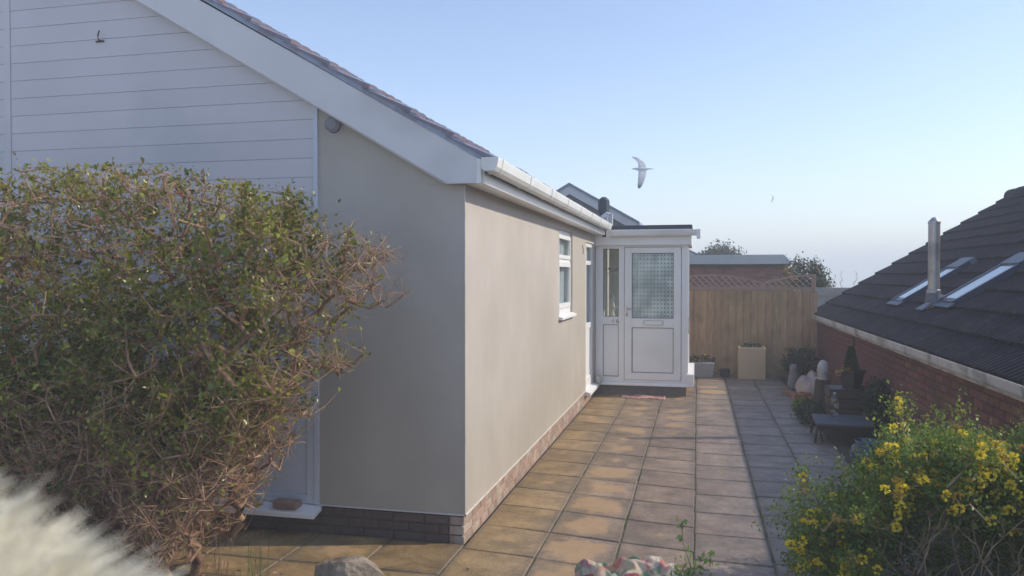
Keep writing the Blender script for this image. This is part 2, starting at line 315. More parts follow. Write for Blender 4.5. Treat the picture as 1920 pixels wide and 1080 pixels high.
class MB:
    def __init__(s): s.v = []; s.f = []; s.m = []; s.cur = 0
    def add(s, vs, fs):
        k = len(s.v); s.v += [tuple(v) for v in vs]
        for f in fs: s.f.append(tuple(i + k for i in f)); s.m.append(s.cur)
        return s
    def box(s, x0, y0, z0, x1, y1, z1):
        x0, x1 = sorted((x0, x1)); y0, y1 = sorted((y0, y1)); z0, z1 = sorted((z0, z1))
        return s.add([(x0, y0, z0), (x1, y0, z0), (x1, y1, z0), (x0, y1, z0), (x0, y0, z1), (x1, y0, z1), (x1, y1, z1), (x0, y1, z1)],
                     [(0, 3, 2, 1), (4, 5, 6, 7), (0, 1, 5, 4), (1, 2, 6, 5), (2, 3, 7, 6), (3, 0, 4, 7)])
    def prism(s, poly, axis, a, b):
        """poly: 2-D outline; axis 'x','y','z' along which it is extruded from a to b"""
        def P(u, v, w): return {'x': (w, u, v), 'y': (u, w, v), 'z': (u, v, w)}[axis]
        n = len(poly); vs = [P(u, v, a) for u, v in poly] + [P(u, v, b) for u, v in poly]
        ar = sum(poly[i][0]*poly[(i+1) % n][1] - poly[(i+1) % n][0]*poly[i][1] for i in range(n))
        fs = [tuple(range(n)), tuple(range(2*n-1, n-1, -1))] + [(i, i+n, (i+1) % n + n, (i+1) % n) for i in range(n)]
        return s.add(vs, fs)
    def quad(s, a, b, c, d): return s.add([a, b, c, d], [(0, 1, 2, 3)])
    def tube(s, pts, r, n=8, cap=True):
        pts = [Vector(p) for p in pts]; rs = r if isinstance(r, (list, tuple)) else [r]*len(pts)
        vs = []; up = Vector((0, 0, 1))
        for i, p in enumerate(pts):
            d = (pts[min(i+1, len(pts)-1)] - pts[max(i-1, 0)]).normalized()
            a = d.cross(up) if abs(d.z) < 0.95 else d.cross(Vector((1, 0, 0)))
            a.normalize(); b = d.cross(a)
            for k in range(n):
                t = 2*math.pi*k/n; vs.append(p + (a*math.cos(t) + b*math.sin(t))*rs[i])
        fs = []
        for i in range(len(pts)-1):
            for k in range(n):
                fs.append((i*n+k, i*n+(k+1) % n, (i+1)*n+(k+1) % n, (i+1)*n+k))
        if cap: fs += [tuple(range(n-1, -1, -1)), tuple((len(pts)-1)*n + k for k in range(n))]
        return s.add(vs, fs)
    def lathe(s, prof, c, n=20, sx=1, sy=1):
        vs = []; c = Vector(c)
        for r, z in prof:
            for k in range(n):
                t = 2*math.pi*k/n; vs.append((c.x + r*math.cos(t)*sx, c.y + r*math.sin(t)*sy, c.z + z))
        fs = []
        for i in range(len(prof)-1):
            for k in range(n): fs.append((i*n+k, i*n+(k+1) % n, (i+1)*n+(k+1) % n, (i+1)*n+k))
        fs += [tuple(range(n-1, -1, -1)), tuple((len(prof)-1)*n + k for k in range(n))]
        return s.add(vs, fs)
    def build(s, name, m, parent=None, origin=None, bevel=0, smooth=False, kind=None, seg=1):
        if origin is not None: L = Vector(origin)
        else: L = rootloc(parent)
        me = bpy.data.meshes.new(name)
        me.from_pydata([(v[0]-L.x, v[1]-L.y, v[2]-L.z) for v in s.v], [], s.f)
        ms = m if isinstance(m, (list, tuple)) else [m]
        for q in ms:
            if q: me.materials.append(q)
        if len(ms) > 1: me.polygons.foreach_set('material_index', s.m)
        bm = bmesh.new(); bm.from_mesh(me); bmesh.ops.recalc_face_normals(bm, faces=bm.faces); bm.to_mesh(me); bm.free()
        if smooth: me.polygons.foreach_set('use_smooth', [True]*len(me.polygons))
        o = bpy.data.objects.new(name, me); COL.objects.link(o)
        if parent: o.parent = parent
        o.location = L - rootloc(parent)
        if bevel:
            b = o.modifiers.new('bevel', 'BEVEL'); b.width = bevel; b.segments = seg; b.limit_method = 'ANGLE'
        if kind: o['kind'] = kind
        return o

def np_mesh(name, verts, quads=None, tris=None, m=None, parent=None, smooth=False, origin=None):
    L = rootloc(parent) if origin is None else Vector(origin)
    me = bpy.data.meshes.new(name)
    verts = np.asarray(verts, dtype=np.float32) - np.array(L, dtype=np.float32)
    loops = []; starts = []; tot = 0; sizes = []
    if quads is not None and len(quads):
        loops.append(np.asarray(quads).ravel()); sizes.append(np.full(len(quads), 4))
    if tris is not None and len(tris):
        loops.append(np.asarray(tris).ravel()); sizes.append(np.full(len(tris), 3))
    loops = np.concatenate(loops).astype(np.int32); sizes = np.concatenate(sizes)
    starts = np.concatenate([[0], np.cumsum(sizes)[:-1]]).astype(np.int32)
    me.vertices.add(len(verts)); me.vertices.foreach_set('co', verts.ravel())
    me.loops.add(len(loops)); me.loops.foreach_set('vertex_index', loops)
    me.polygons.add(len(sizes)); me.polygons.foreach_set('loop_start', starts)
    if smooth: me.polygons.foreach_set('use_smooth', np.ones(len(sizes), dtype=bool))
    me.update(calc_edges=True); me.validate()
    if m: me.materials.append(m)
    o = bpy.data.objects.new(name, me); COL.objects.link(o)
    if parent: o.parent = parent
    o.location = L - rootloc(parent)
    return o

def frames(d):
    d = d/np.maximum(np.linalg.norm(d, axis=1, keepdims=True), 1e-9)
    up = np.tile(np.array([[0, 0, 1.0]]), (len(d), 1)); up[np.abs(d[:, 2]) > 0.9] = (1, 0, 0)
    a = np.cross(d, up); a /= np.linalg.norm(a, axis=1, keepdims=True); b = np.cross(d, a)
    return d, a, b

def seg_mesh(name, P, Q, r0, r1, sides, m, parent):
    """many tapered segments P->Q as one mesh"""
    P = np.asarray(P); Q = np.asarray(Q); r0 = np.asarray(r0); r1 = np.asarray(r1)
    d, a, b = frames(Q-P)
    N = len(P); V = np.zeros((N, 2*sides, 3))
    for k in range(sides):
        t = 2*math.pi*k/sides; o = a*math.cos(t) + b*math.sin(t)
        V[:, k] = P + o*r0[:, None]; V[:, sides+k] = Q + o*r1[:, None]
    base = (np.arange(N)*2*sides)[:, None]
    q = np.concatenate([base + np.array([[k, (k+1) % sides, sides+(k+1) % sides, sides+k]]) for k in range(sides)], axis=0)
    return np_mesh(name, V.reshape(-1, 3), quads=q, m=m, parent=parent, smooth=True)

def leaf_mesh(name, P, D, size, m, parent, aspect=0.5, fold=0.25, NRr=NR):
    """folded two-triangle leaves at P pointing along D"""
    N = len(P); size = np.broadcast_to(size, (N,))
    d, a, b = frames(D)
    t = NRr.uniform(0, 2*math.pi, N)[:, None]
    s = a*np.cos(t) + b*np.sin(t); n = np.cross(d, s)
    L = size[:, None]
    V = np.zeros((N, 4, 3))
    V[:, 0] = P; V[:, 1] = P + d*L*0.5 + s*L*aspect*0.5 + n*L*fold*0.4
    V[:, 2] = P + d*L; V[:, 3] = P + d*L*0.5 - s*L*aspect*0.5 + n*L*fold*0.4
    base = (np.arange(N)*4)[:, None]
    tr = np.concatenate([base + np.array([[0, 1, 2]]), base + np.array([[0, 2, 3]])], axis=0)
    return np_mesh(name, V.reshape(-1, 3), tris=tr, m=m, parent=parent)

def grow(bases, targets, rng, step=0.09, up=0.35, wob=0.3):
    """connect every target to the growing skeleton; returns nodes, parents, loads"""
    nodes = [np.array(b, float) for b in bases]; par = [-1]*len(bases)
    targets = sorted(targets, key=lambda t: min(np.linalg.norm(np.array(t)-np.array(b)) for b in bases))
    arr = np.zeros((200000, 3)); n = len(nodes)
    for i, q in enumerate(nodes): arr[i] = q
    par = list(par)
    for t in targets:
        t = np.array(t, float); dv = arr[:n] - t
        # nodes above the target are poor parents
        cost = np.linalg.norm(dv, axis=1) + up*np.maximum(dv[:, 2], 0)*2
        j = int(np.argmin(cost)); p = arr[j].copy(); dist = np.linalg.norm(t-p); k = max(1, int(dist/step))
        off = rng.normal(0, wob*step, (k, 3))
        sag = np.array([0, 0, 1])*dist*0.10
        last = j
        for i in range(1, k+1):
            f = i/k; q = p*(1-f) + t*f + sag*math.sin(f*math.pi)*-1 + (off[i-1] if i < k else 0)
            arr[n] = q; par.append(last); last = n; n += 1
    par = np.array(par); load = np.ones(n)
    for i in range(n-1, -1, -1):
        if par[i] >= 0: load[par[i]] += load[i]
    return arr[:n], par, load

# ------------------------------------------------------------------ ground, terrain, sea
def sheet(name, pts, z, m):
    mb = MB(); mb.add([(x, y, z) for x, y in pts], [tuple(range(len(pts)))]); return tag(mb.build(name, m), kind='structure')

def terrain():
    xs = [-400, -150, -60, -25, -10, -3, 2, 8, 20, 45, 100, 250, 600]
    ys = [-60, -20, -5, 4, 12, 18, 24, 32, 45, 70, 110, 180, 300, 520]
    def h(x, y):
        d = max(0, y-22); r = max(0, x-2.4)
        z = -0.04 - 0.16*d**1.02*(1 if y < 600 else 1) - 0.11*min(r, 30) if y > 22 else -0.04 - 0.11*min(r, 30)
        return max(z, -46) - (1.5 if y > 500 else 0)
    vs = [(x, y, h(x, y)) for y in ys for x in xs]; W = len(xs)
    fs = [(j*W+i, j*W+i+1, (j+1)*W+i+1, (j+1)*W+i) for j in range(len(ys)-1) for i in range(W-1)]
    o = MB().add(vs, fs).build('ground', M['grass'], smooth=True); tag(o, kind='structure')
terrain()
sheet('sea', [(-25000, 380), (25000, 380), (25000, 26000), (-25000, 26000)], -44.0, M['sea'])
# garden soil bed between the camera and the patio, lumpy
def soil():
    nx, ny = 70, 60; x0, x1, y0, y1 = -6.5, 3.0, -1.0, 4.36; vs = []
    for j in range(ny+1):
        for i in range(nx+1):
            x = x0+(x1-x0)*i/nx; y = y0+(y1-y0)*j/ny
            e = min(1, (y1-y)/0.3)
            vs.append((x, y, 0.012 - 0.05*(1-e) + e*(0.03*math.sin(x*3.1+y*2.3)*math.sin(y*4.1-x) + R.uniform(0, 0.03))))
    W = nx+1
    fs = [(j*W+i, j*W+i+1, (j+1)*W+i+1, (j+1)*W+i) for j in range(ny) for i in range(nx)]
    tag(MB().add(vs, fs).build('soil_bed', M['soil'], smooth=True), kind='structure')
soil()
M['bounce'] = mat('bounce_concrete', (0.50, 0.46, 0.42), (0.58, 0.54, 0.49), scale=3, rough=0.9, bump=0.3)
sheet('bounce_sheet', [(-14, -14), (2.4, -14), (2.4, 2.9), (-14, 2.9)], 0.075, M['bounce'])  # unseen pale sheet added to bounce light onto gable and hedge
sheet('gravel_strip', [(1.44, 4.3), (2.15, 4.3), (2.15, 15.0), (1.44, 15.0)], -0.012, M['gravel'])

# ------------------------------------------------------------------ patio of slabs
patio = thing('patio', (0, 5, 0), None, None); patio['kind'] = 'structure'
MB().box(-6.5, 4.25, -0.12, -1.53, 5.12, -0.008).box(-1.53, 4.25, -0.12, 1.44, 15.0, -0.008).build('slab_bedding', M['bed'], patio)
COLX = [-1.534, -1.020, -0.512, -0.018, 0.480, 0.958, 1.436]
def slab(x0, x1, ya0, ya1, yb0, yb1, dry):
    """corners: (x0,ya0)-(x1,yb0) front edge, (x0,ya1)-(x1,yb1) back edge"""
    g = 0.0035 + R.uniform(0, 0.003); c = Vector(((x0+x1)/2, (ya0+yb0+ya1+yb1)/4, 0))
    dz = [R.uniform(-0.003, 0.003) for _ in range(4)]
    w_ = lambda: R.uniform(-0.004, 0.004)
    out = [(x0+g+w_(), ya0+g+w_()), (x1-g+w_(), yb0+g+w_()), (x1-g+w_(), yb1-g+w_()), (x0+g+w_(), ya1-g+w_())]
    b = 0.007
    inn = [(out[0][0]+b, out[0][1]+b), (out[1][0]-b, out[1][1]+b), (out[2][0]-b, out[2][1]-b), (out[3][0]+b, out[3][1]-b)]
    vs = [(x, y, -0.045) for x, y in out] + [(x, y, -0.008+d) for (x, y), d in zip(out, dz)] + [(x, y, d) for (x, y), d in zip(inn, dz)]
    fs = [(0, 1, 5, 4), (1, 2, 6, 5), (2, 3, 7, 6), (3, 0, 4, 7), (4, 5, 9, 8), (5, 6, 10, 9), (6, 7, 11, 10), (7, 4, 8, 11), (8, 9, 10, 11)]
    o = MB().add(vs, fs).build('paving_slab', M['slab'], patio, origin=c)
    o['dry'] = float(dry)
SH = [0.15, 0.19, 0.16, 0.05, 0.02, 0.0]
DRY = {1: [0.95, 0.95, 0.9, 0.95, 0.7, 0.95, 0.3, 0.6, 0.5, 0.75, 0.2, 0.55, 0.6, 0.3, 0.5, 0.4, 0, 0.5, 0, 0]}
for ci in range(6):
    x0, x1 = COLX[ci], COLX[ci+1]; sl = SH[ci]
    yl = {0: 4.98+0.077, 1: 4.98, 2: 4.98-0.097, 3: 4.67+0.0, 4: 4.70, 5: 4.86}[ci]
    k = -1 if ci < 3 else 0
    y = yl + 0.523*k
    row = 0
    while y < 15.0:
        y2 = y+0.523*R.uniform(0.997, 1.003)
        a0, a1 = max(y, 4.27), min(y2, 15.0); bb0, bb1 = max(y - sl*(x1-x0), 4.27), min(y2 - sl*(x1-x0), 15.0)
        if a1-a0 > 0.12 and bb1-bb0 > 0.1:
            dry = DRY[1][row] if ci == 1 and row < 20 else (R.choice([0, 0, 0, 0.35]) if ci == 0 else R.choice([0, 0, 0, 0, 0.2]))
            if ci == 2 and row > 9: dry = R.choice([0.6, 0.4, 0.7, 0])
            if ci == 0 and row == 0: dry = 0
            if ci == 3 and row > 11: dry = R.choice([0.5, 1.1, 0.3])
            slab(x0, x1, a0, a1, bb0, bb1, dry)
        y = y2; row += 1
for i in range(10):       # the rows that run along the foot of the gable
    x1 = -1.534 - 0.535*i; x0 = x1-0.535
    slab(x0, x1, 4.572, 5.125, 4.572, 5.125, R.choice([0.5, 0.9, 0.3, 0]))
    slab(x0+0.2*0, x1, 4.26, 4.566, 4.26, 4.566, R.choice([0.6, 0, 0.9]))

# ------------------------------------------------------------------ brick pieces
def brick_mesh(l, h, d, m, seed=0):
    rr = random.Random(seed); b = 0.004; vs = []
    for (x, y, z) in [(0, 0, 0), (l, 0, 0), (l, 0, h), (0, 0, h)]:
        vs.append((x, d, z))
    for (x, z) in [(0, 0), (l, 0), (l, h), (0, h)]:
        vs.append((x + rr.uniform(-.001, .001), b, z + rr.uniform(-.001, .001)))
    for (x, z) in [(b, b), (l-b, b), (l-b, h-b), (b, h-b)]:
        vs.append((x, rr.uniform(-.001, .001), z))
    fs = [(0, 1, 5, 4), (1, 2, 6, 5), (2, 3, 7, 6), (3, 0, 4, 7), (4, 5, 9, 8), (5, 6, 10, 9), (6, 7, 11, 10), (7, 4, 8, 11), (8, 9, 10, 11)]
    me = bpy.data.meshes.new('brick'); me.from_pydata(vs, [], fs); me.materials.append(m); return me
def brick_field(parent, origin, along, n_out, length, courses, bl, bh, gap, depth, m, part_limit=9999, order=None, mort=None):
    """running-bond bricks on a wall face; `along` unit vector along the wall, n_out outward normal"""
    along = Vector(along); n_out = Vector(n_out); origin = Vector(origin)
    meshes = {}
    def get(l):
        k = round(l, 3)
        if k not in meshes: meshes[k] = brick_mesh(k, bh, depth, m, len(meshes))
        return meshes[k]
    items = []
    for c in range(courses):
        s = 0.0; first = (bl-gap)/2 if c % 2 else bl
        while s < length-0.02:
            l = first if s == 0 else bl; l = min(l, length-s)
            if l > 0.03: items.append((origin + along*s + Vector((0, 0, c*(bh+gap))), round(l, 3), c))
            s += l+gap
    rot = Matrix((along, -n_out, Vector((0, 0, 1)))).transposed().to_4x4()
    if order: items.sort(key=order)
    mb = MB()
    for i, (p, l, c) in enumerate(items):
        me = get(l)
        if i < part_limit:
            o = bpy.data.objects.new('brick', me); COL.objects.link(o); o.parent = parent
            o.matrix_local = Matrix.Translation(p - rootloc(parent) + n_out*R.uniform(-0.0015, 0.0015)) @ rot
        else:
            T = Matrix.Translation(p) @ rot
            mb.add([tuple(T @ v.co) for v in me.vertices], [tuple(f.vertices) for f in me.polygons])
    if mb.v:
        o = mb.build('far_brickwork', m, parent, kind='stuff')

# ------------------------------------------------------------------ the bungalow
YC, XC, SL = 5.131, -1.534, 0.588
house = thing('rendered_bungalow', (XC, YC, 0), 'grey-beige rendered bungalow with white cladding on its gable and white gutter', 'house')
def zb(x): return 2.449 + (-1.634 - x)*SL        # lower edge of the bargeboard
def zroof(x): return 2.585 + (-1.36 - x)*SL      # top of tiles at the verge
# side wall as blocks round the openings
w = MB(); T = 0.27
WX0, WX1 = XC-T, XC
WIN = (8.88, 9.86, 1.345, 2.36); DOOR = (11.07, 11.97, 0.155, 2.30)
ZT = 2.45
w.box(WX0, YC, 0.2, WX1, WIN[0], ZT)
w.box(WX0, WIN[0], 0.2, WX1, WIN[1], WIN[2]).box(WX0, WIN[0], WIN[3], WX1, WIN[1], ZT)
w.box(WX0, WIN[1], 0.2, WX1, DOOR[0], ZT)
w.box(WX0, DOOR[0], DOOR[3], WX1, DOOR[1], ZT)
w.box(WX0, DOOR[1], 0.2, WX1, 15.0, ZT)
side_wall = w.build('side_wall', M['render'], house)
# gable wall piece right of the cladding
g = MB(); g.prism([(-2.612, 0.195), (XC, 0.195), (XC, 2.45), (XC, zb(XC)+0.06), (-2.612, zb(-2.612)+0.10)], 'y', YC, YC+0.25)
g.v = [(x, y, z) for x, y, z in g.v]
MB().prism([(-2.612, 0.2), (XC-0.27, 0.2), (XC-0.27, zb(XC-0.27)+0.06), (-2.612, zb(-2.612)+0.1)], 'y', YC, YC+0.25).prism([(XC-0.27, 2.451), (XC-0.002, 2.451), (XC-0.002, zb(XC)+0.05), (XC-0.27, zb(XC-0.27)+0.06)], 'y', YC, YC+0.25).build('gable_wall', M['render'], house)
# gable behind the cladding
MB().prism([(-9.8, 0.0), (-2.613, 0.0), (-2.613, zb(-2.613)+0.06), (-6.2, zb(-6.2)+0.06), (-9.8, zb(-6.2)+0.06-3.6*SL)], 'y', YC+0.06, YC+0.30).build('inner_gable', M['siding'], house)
# bell-cast beads under the render
b = MB()
b.box(-2.60, YC-0.010, 0.193, XC+0.009, YC+0.001, 0.2005).box(XC-0.001, YC-0.010, 0.193, XC+0.009, DOOR[0], 0.2005)
b.box(XC-0.0015, YC-0.004, 0.2005, XC+0.004, YC+0.0015, 2.44)
b.build('render_bead', M['bead'], house)
# plinth bricks
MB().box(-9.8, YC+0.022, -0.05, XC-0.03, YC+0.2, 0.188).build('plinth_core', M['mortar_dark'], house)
MB().box(XC-0.2, YC+0.2, -0.05, XC-0.022, 15.0, 0.188).build('plinth_core', M['mortar'], house)
brick_field(house, (XC-0.011, YC+0.22, -0.012), (0, 1, 0), (1, 0, 0), DOOR[0]-YC-0.22, 3, 0.215, 0.057, 0.010, 0.014, M['brick_pink'])
brick_field(house, (XC-0.011, DOOR[0]+0.01, -0.012), (0, 1, 0), (1, 0, 0), 3.9, 2, 0.215, 0.057, 0.010, 0.014, M['brick_pink'])
# corner quoins (turn the corner)
for c in range(3):
    z = -0.012 + c*0.067
    MB().box(XC-0.011-0.104, YC+0.010, z, XC-0.011, YC+0.208, z+0.057).build('corner_brick', M['brick_pink'], house, origin=(XC, YC, z), bevel=0.003)
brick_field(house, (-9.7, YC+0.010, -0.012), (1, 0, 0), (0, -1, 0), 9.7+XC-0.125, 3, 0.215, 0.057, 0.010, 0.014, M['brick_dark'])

# cladding planks on the gable
PH = 0.1363; zt0 = 3.753 - 0.0
for k in range(-9, 9):
    zt = 2.795 + PH*k + 0.0045
    if zt + PH > zb(-6.1): continue
    ztop = zt + PH
    def xe(z): return -1.634 - (z-0.215-2.449)/SL
    xr = min(-2.645, xe(ztop))
    for (a, c_) in ((-5.225, xr), (-6.9, -5.285)):
        c_ = min(c_, xr)
        if c_-a < 0.1: continue
        vs = [(a, YC-0.002, zt), (c_, YC-0.002, zt), (c_, YC-0.001, ztop-0.005), (a, YC-0.001, ztop-0.005), (a, YC+0.004, ztop), (c_, YC+0.004, ztop),
              (a, YC+0.03, zt), (c_, YC+0.03, zt), (a, YC+0.03, ztop), (c_, YC+0.03, ztop)]
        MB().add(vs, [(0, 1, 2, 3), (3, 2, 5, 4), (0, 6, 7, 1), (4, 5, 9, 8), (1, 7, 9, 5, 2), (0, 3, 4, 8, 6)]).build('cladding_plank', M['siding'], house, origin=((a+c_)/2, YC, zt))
MB().box(-5.283, YC-0.008, 1.57, -5.227, YC+0.03, zb(-5.23)+0.1).build('joint_strip', M['siding'], house)
MB().box(-2.645, YC-0.016, 0.2, -2.612, YC+0.03, zb(-2.62)+0.05).build('cladding_trim', M['panel'], house)
MB().box(-6.9, YC-0.016, 1.52, -2.648, YC+0.03, 1.568).build('cladding_base_trim', M['siding'], house)
# infill unit with sill below the cladding
win = MB()
for a, c_ in ((-4.75, -4.69), (-3.72, -3.66), (-2.71, -2.65)): win.box(a, YC-0.005, 0.20, c_, YC+0.05, 1.52)
win.box(-4.75, YC-0.0035, 0.20, -2.65, YC+0.048, 0.26).box(-4.69, YC-0.0035, 1.46, -2.71, YC+0.048, 1.52).box(-4.69, YC-0.0035, 1.22, -2.71, YC+0.048, 1.27)
inf = win.build('infill_window', M['panel'], house, bevel=0.003)
MB().box(-3.66, YC+0.01, 0.262, -2.712, YC+0.04, 1.218).box(-4.688, YC+0.01, 0.262, -3.722, YC+0.04, 1.218).build('infill_panel', M['panel'], inf)
MB().box(-3.66, YC+0.02, 1.272, -2.712, YC+0.03, 1.458).box(-4.688, YC+0.02, 1.272, -3.722, YC+0.03, 1.458).build('pane', M['glass'], inf)
MB().prism([(YC+0.02, 0.155), (YC-0.115, 0.125), (YC-0.115, 0.160), (YC+0.02, 0.198)], 'x', -4.78, -2.600).build('window_sill', M['upvc'], house, bevel=0.003)

# bargeboard
xl = -6.2
bz = lambda x: zb(x)+0.238
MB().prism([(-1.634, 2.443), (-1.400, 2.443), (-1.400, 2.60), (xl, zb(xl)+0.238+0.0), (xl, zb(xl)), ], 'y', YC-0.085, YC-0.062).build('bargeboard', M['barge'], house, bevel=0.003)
MB().prism([(-1.634, 2.441), (-1.398, 2.441), (-1.398, 2.470), (-1.634-0.03, 2.470)], 'y', YC-0.088, YC-0.0855).build('bargeboard_end_strip', M['barge'], house)
MB().box(-1.425, YC-0.0895, 2.438, -1.396, YC-0.0855, 2.602).build('bargeboard_end_cap', M['upvc'], house)
MB().prism([(-1.66, 2.446), (-1.404, 2.446), (-1.404, 2.455), (-1.65, 2.455), (xl, zb(xl)+0.012), (xl, zb(xl)+0.002)], 'y', YC-0.062, YC).build('verge_soffit', M['barge'], house)
# eaves
MB().box(-1.401, YC-0.060, 2.440, -1.380, 12.02, 2.600).build('eaves_fascia', M['upvc'], house)
MB().box(XC+0.0, YC+0.002, 2.448, -1.402, 12.02, 2.458).build('eaves_soffit', M['upvc'], house)
# gutter: open square-ish profile with brackets and union joints
def gutter(parent, p0, p1, along, out, ztop, m, clip_step=0.95, w_=0.115, h_=0.088, clips=True, end0=True, end1=True, name='gutter'):
    """trough profile swept from p0 to p1 along an axis ('y' or 'x'); `out` = +1/-1 outward sense across"""
    prof = [(0, 0), (0, -h_*0.8), (0.018, -h_), (w_*0.78, -h_), (w_*0.92, -h_*0.72), (w_, -0.012), (w_, 0), (w_-0.006, 0), (w_-0.010, -0.012), (w_*0.86, -h_*0.68), (w_*0.74, -h_+0.008), (0.022, -h_+0.008), (0.005, -h_*0.76), (0.005, 0)]
    def sweep(mb, a, c_, grow_=0.0):
        pr = [(u*(1+grow_) - grow_*w_*0.4, v*(1+grow_)+grow_*0.005) for u, v in prof]
        if along == 'y': mb.prism([(p0[0] + out*u, ztop+v) for u, v in pr], 'y', a, c_)
        else: mb.prism([(p0[1] + out*u, ztop+v) for u, v in pr], 'x', a, c_)
    a, c_ = (p0[1], p1[1]) if along == 'y' else (p0[0], p1[0])
    g_ = MB(); sweep(g_, a, c_); o = g_.build(name, m, parent)
    def plate(mb, a_, b_):
        pr = prof[:7]; pr = [(u, v) for u, v in pr]
        if along == 'y': mb.prism([(p0[0] + out*u, ztop+v) for u, v in pr], 'y', a_, b_)
        else: mb.prism([(p0[1] + out*u, ztop+v) for u, v in pr], 'x', a_, b_)
    s = 1 if c_ > a else -1
    if end0: e = MB(); plate(e, a-0.006*s, a-0.0005*s); e.build('gutter_end', m, o)
    if end1: e = MB(); plate(e, c_+0.0005*s, c_+0.006*s); e.build('gutter_end', m, o)
    if clips:
        y = a + 0.12*s
        while (c_-y)*s > 0.05:
            k = MB(); sweep(k, y, y+0.035*s, 0.07); k.build('gutter_clip', m, o, origin=(p0[0] if along == 'y' else y, y if along == 'y' else p0[1], ztop)); y += clip_step*s
    return o
gutter(house, (-1.378, 4.99, 0), (-1.378, 11.99, 0), 'y', 1, 2.600, M['gutter_new'], 0.92)
# roof: deck, verge mortar, tiles
deck = MB().prism([(-1.37, 2.560), (-6.2, 2.560+4.83*SL), (-11.0, 2.56+0.03*SL), (-11.0, 2.51+0.03*SL), (-6.2, 2.51+4.83*SL), (-1.37, 2.51)], 'y', YC-0.058, 15.0).build('roof_deck', M['felt'], house)
MB().prism([(-1.335, 2.578), (-1.335, 2.606), (xl, 2.606+(-1.335-xl)*SL), (xl, 2.578+(-1.335-xl)*SL - 0.03), (-1.41, 2.600)], 'y', YC-0.092, YC-0.055).build('verge_mortar', M['verge_mortar'], house)
def tile_mesh(name, width, length, thick, ribs, amp, slope, m, m_end=None, res=3):
    """one roof tile; local x = up the slope (horizontal run), y = across; butt end at x=0"""
    ca = 1/math.hypot(1, slope); run = length*ca; ny = ribs*res
    vs = []; fs = []; mi = []
    for j in range(ny+1):
        f = j/ny; y = f*width; hgt = amp*(0.5-0.5*math.cos(f*ribs*2*math.pi))
        lift = thick*1.9; n_x, n_z = -slope*ca, ca
        for (x, hh) in ((0, lift+hgt), (run, 0.006+hgt), (0, lift-thick+hgt*0.5)):
            vs.append((x + n_x*hh, y, x*slope + n_z*hh))
    for j in range(ny):
        a, b_ = j*3, (j+1)*3
        fs.append((a, a+1, b_+1, b_)); mi.append(0)
        fs.append((a+2, a, b_, b_+2)); mi.append(1 if m_end else 0)
    fs.append((0, 2, 1)); mi.append(1 if m_end else 0)
    k = ny*3; fs.append((k, k+1, k+2)); mi.append(0)
    me = bpy.data.meshes.new(name); me.from_pydata(vs, [], fs); me.materials.append(m)
    if m_end: me.materials.append(m_end); me.polygons.foreach_set('material_index', mi)
    return me
def roof_tiles(parent, eave, ylist, dirx, slope, gauge, ncourse, mesh, rank, limit, jit=0.002, far='far_tiles', skip=None):
    """lays tiles; dirx = -1 when the slope climbs towards -X"""
    run = gauge/math.hypot(1, slope); items = []
    for c in range(ncourse):
        for y in ylist:
            p = Vector((eave[0] + dirx*run*c, y, eave[2] + slope*run*c))
            if skip and skip(p): continue
            items.append((rank(p), p, c))
    items.sort(key=lambda t: t[0]); mb = MB()
    mi = []
    for i, (_, p, c) in enumerate(items):
        dz = R.uniform(-jit, jit)
        if i < limit:
            o = bpy.data.objects.new('roof_tile', mesh); COL.objects.link(o); o.parent = parent
            o.location = p - rootloc(parent) + Vector((R.uniform(-jit, jit), 0, dz)); o.scale = (dirx, 1, 1)
        else:
            mb.add([(p.x + dirx*v.co.x, p.y+v.co.y, p.z+v.co.z+dz) for v in mesh.vertices], [tuple(f.vertices) for f in mesh.polygons])
    if mb.v: mb.build(far, mesh.materials[0], parent, kind='stuff')
tm = tile_mesh('roof_tile', 0.30, 0.40, 0.026, 2, 0.012, SL, M['tile_own'], M['tile_end'])
roof_tiles(house, (-1.30, 0, 2.555), [YC-0.105+0.303*i for i in range(33)], -1, SL, 0.345, 14, tm,
           lambda p: (p.y-YC)*0.6 + (0 if p.x > -1.4 else 2.0) + (0 if p.y < 5.2 else 3), 70, jit=0.006)

# round vent under the verge
v = thing('round_wall_vent', (-2.49, YC, 2.885), 'dark round vent high on the gable under the bargeboard', 'vent')
MB().tube([(-2.49, YC, 2.885), (-2.49, YC-0.035, 2.885), (-2.49, YC-0.05, 2.885)], [0.062, 0.058, 0.035], 18).build('vent_cowl', mat('vent_grey', (0.24, 0.23, 0.25), rough=0.7), v, smooth=False)
MB().tube([(-2.49, YC-0.001, 2.885), (-2.49, YC-0.006, 2.885)], 0.07, 18).build('vent_flange', M['siding'], v)
hk = thing('small_bracket', (-4.40, YC, 3.62), 'small rusty hook fixed to the gable cladding', 'hook')
MB().tube([(-4.40, YC+0.01, 3.60), (-4.40, YC-0.03, 3.605), (-4.395, YC-0.04, 3.63), (-4.39, YC-0.03, 3.67)], 0.005, 6).build('hook_wire', M['dark_wood'], hk)
MB().box(-4.44, YC-0.012, 3.592, -4.37, YC-0.001, 3.602).build('hook_plate', M['dark_wood'], hk)

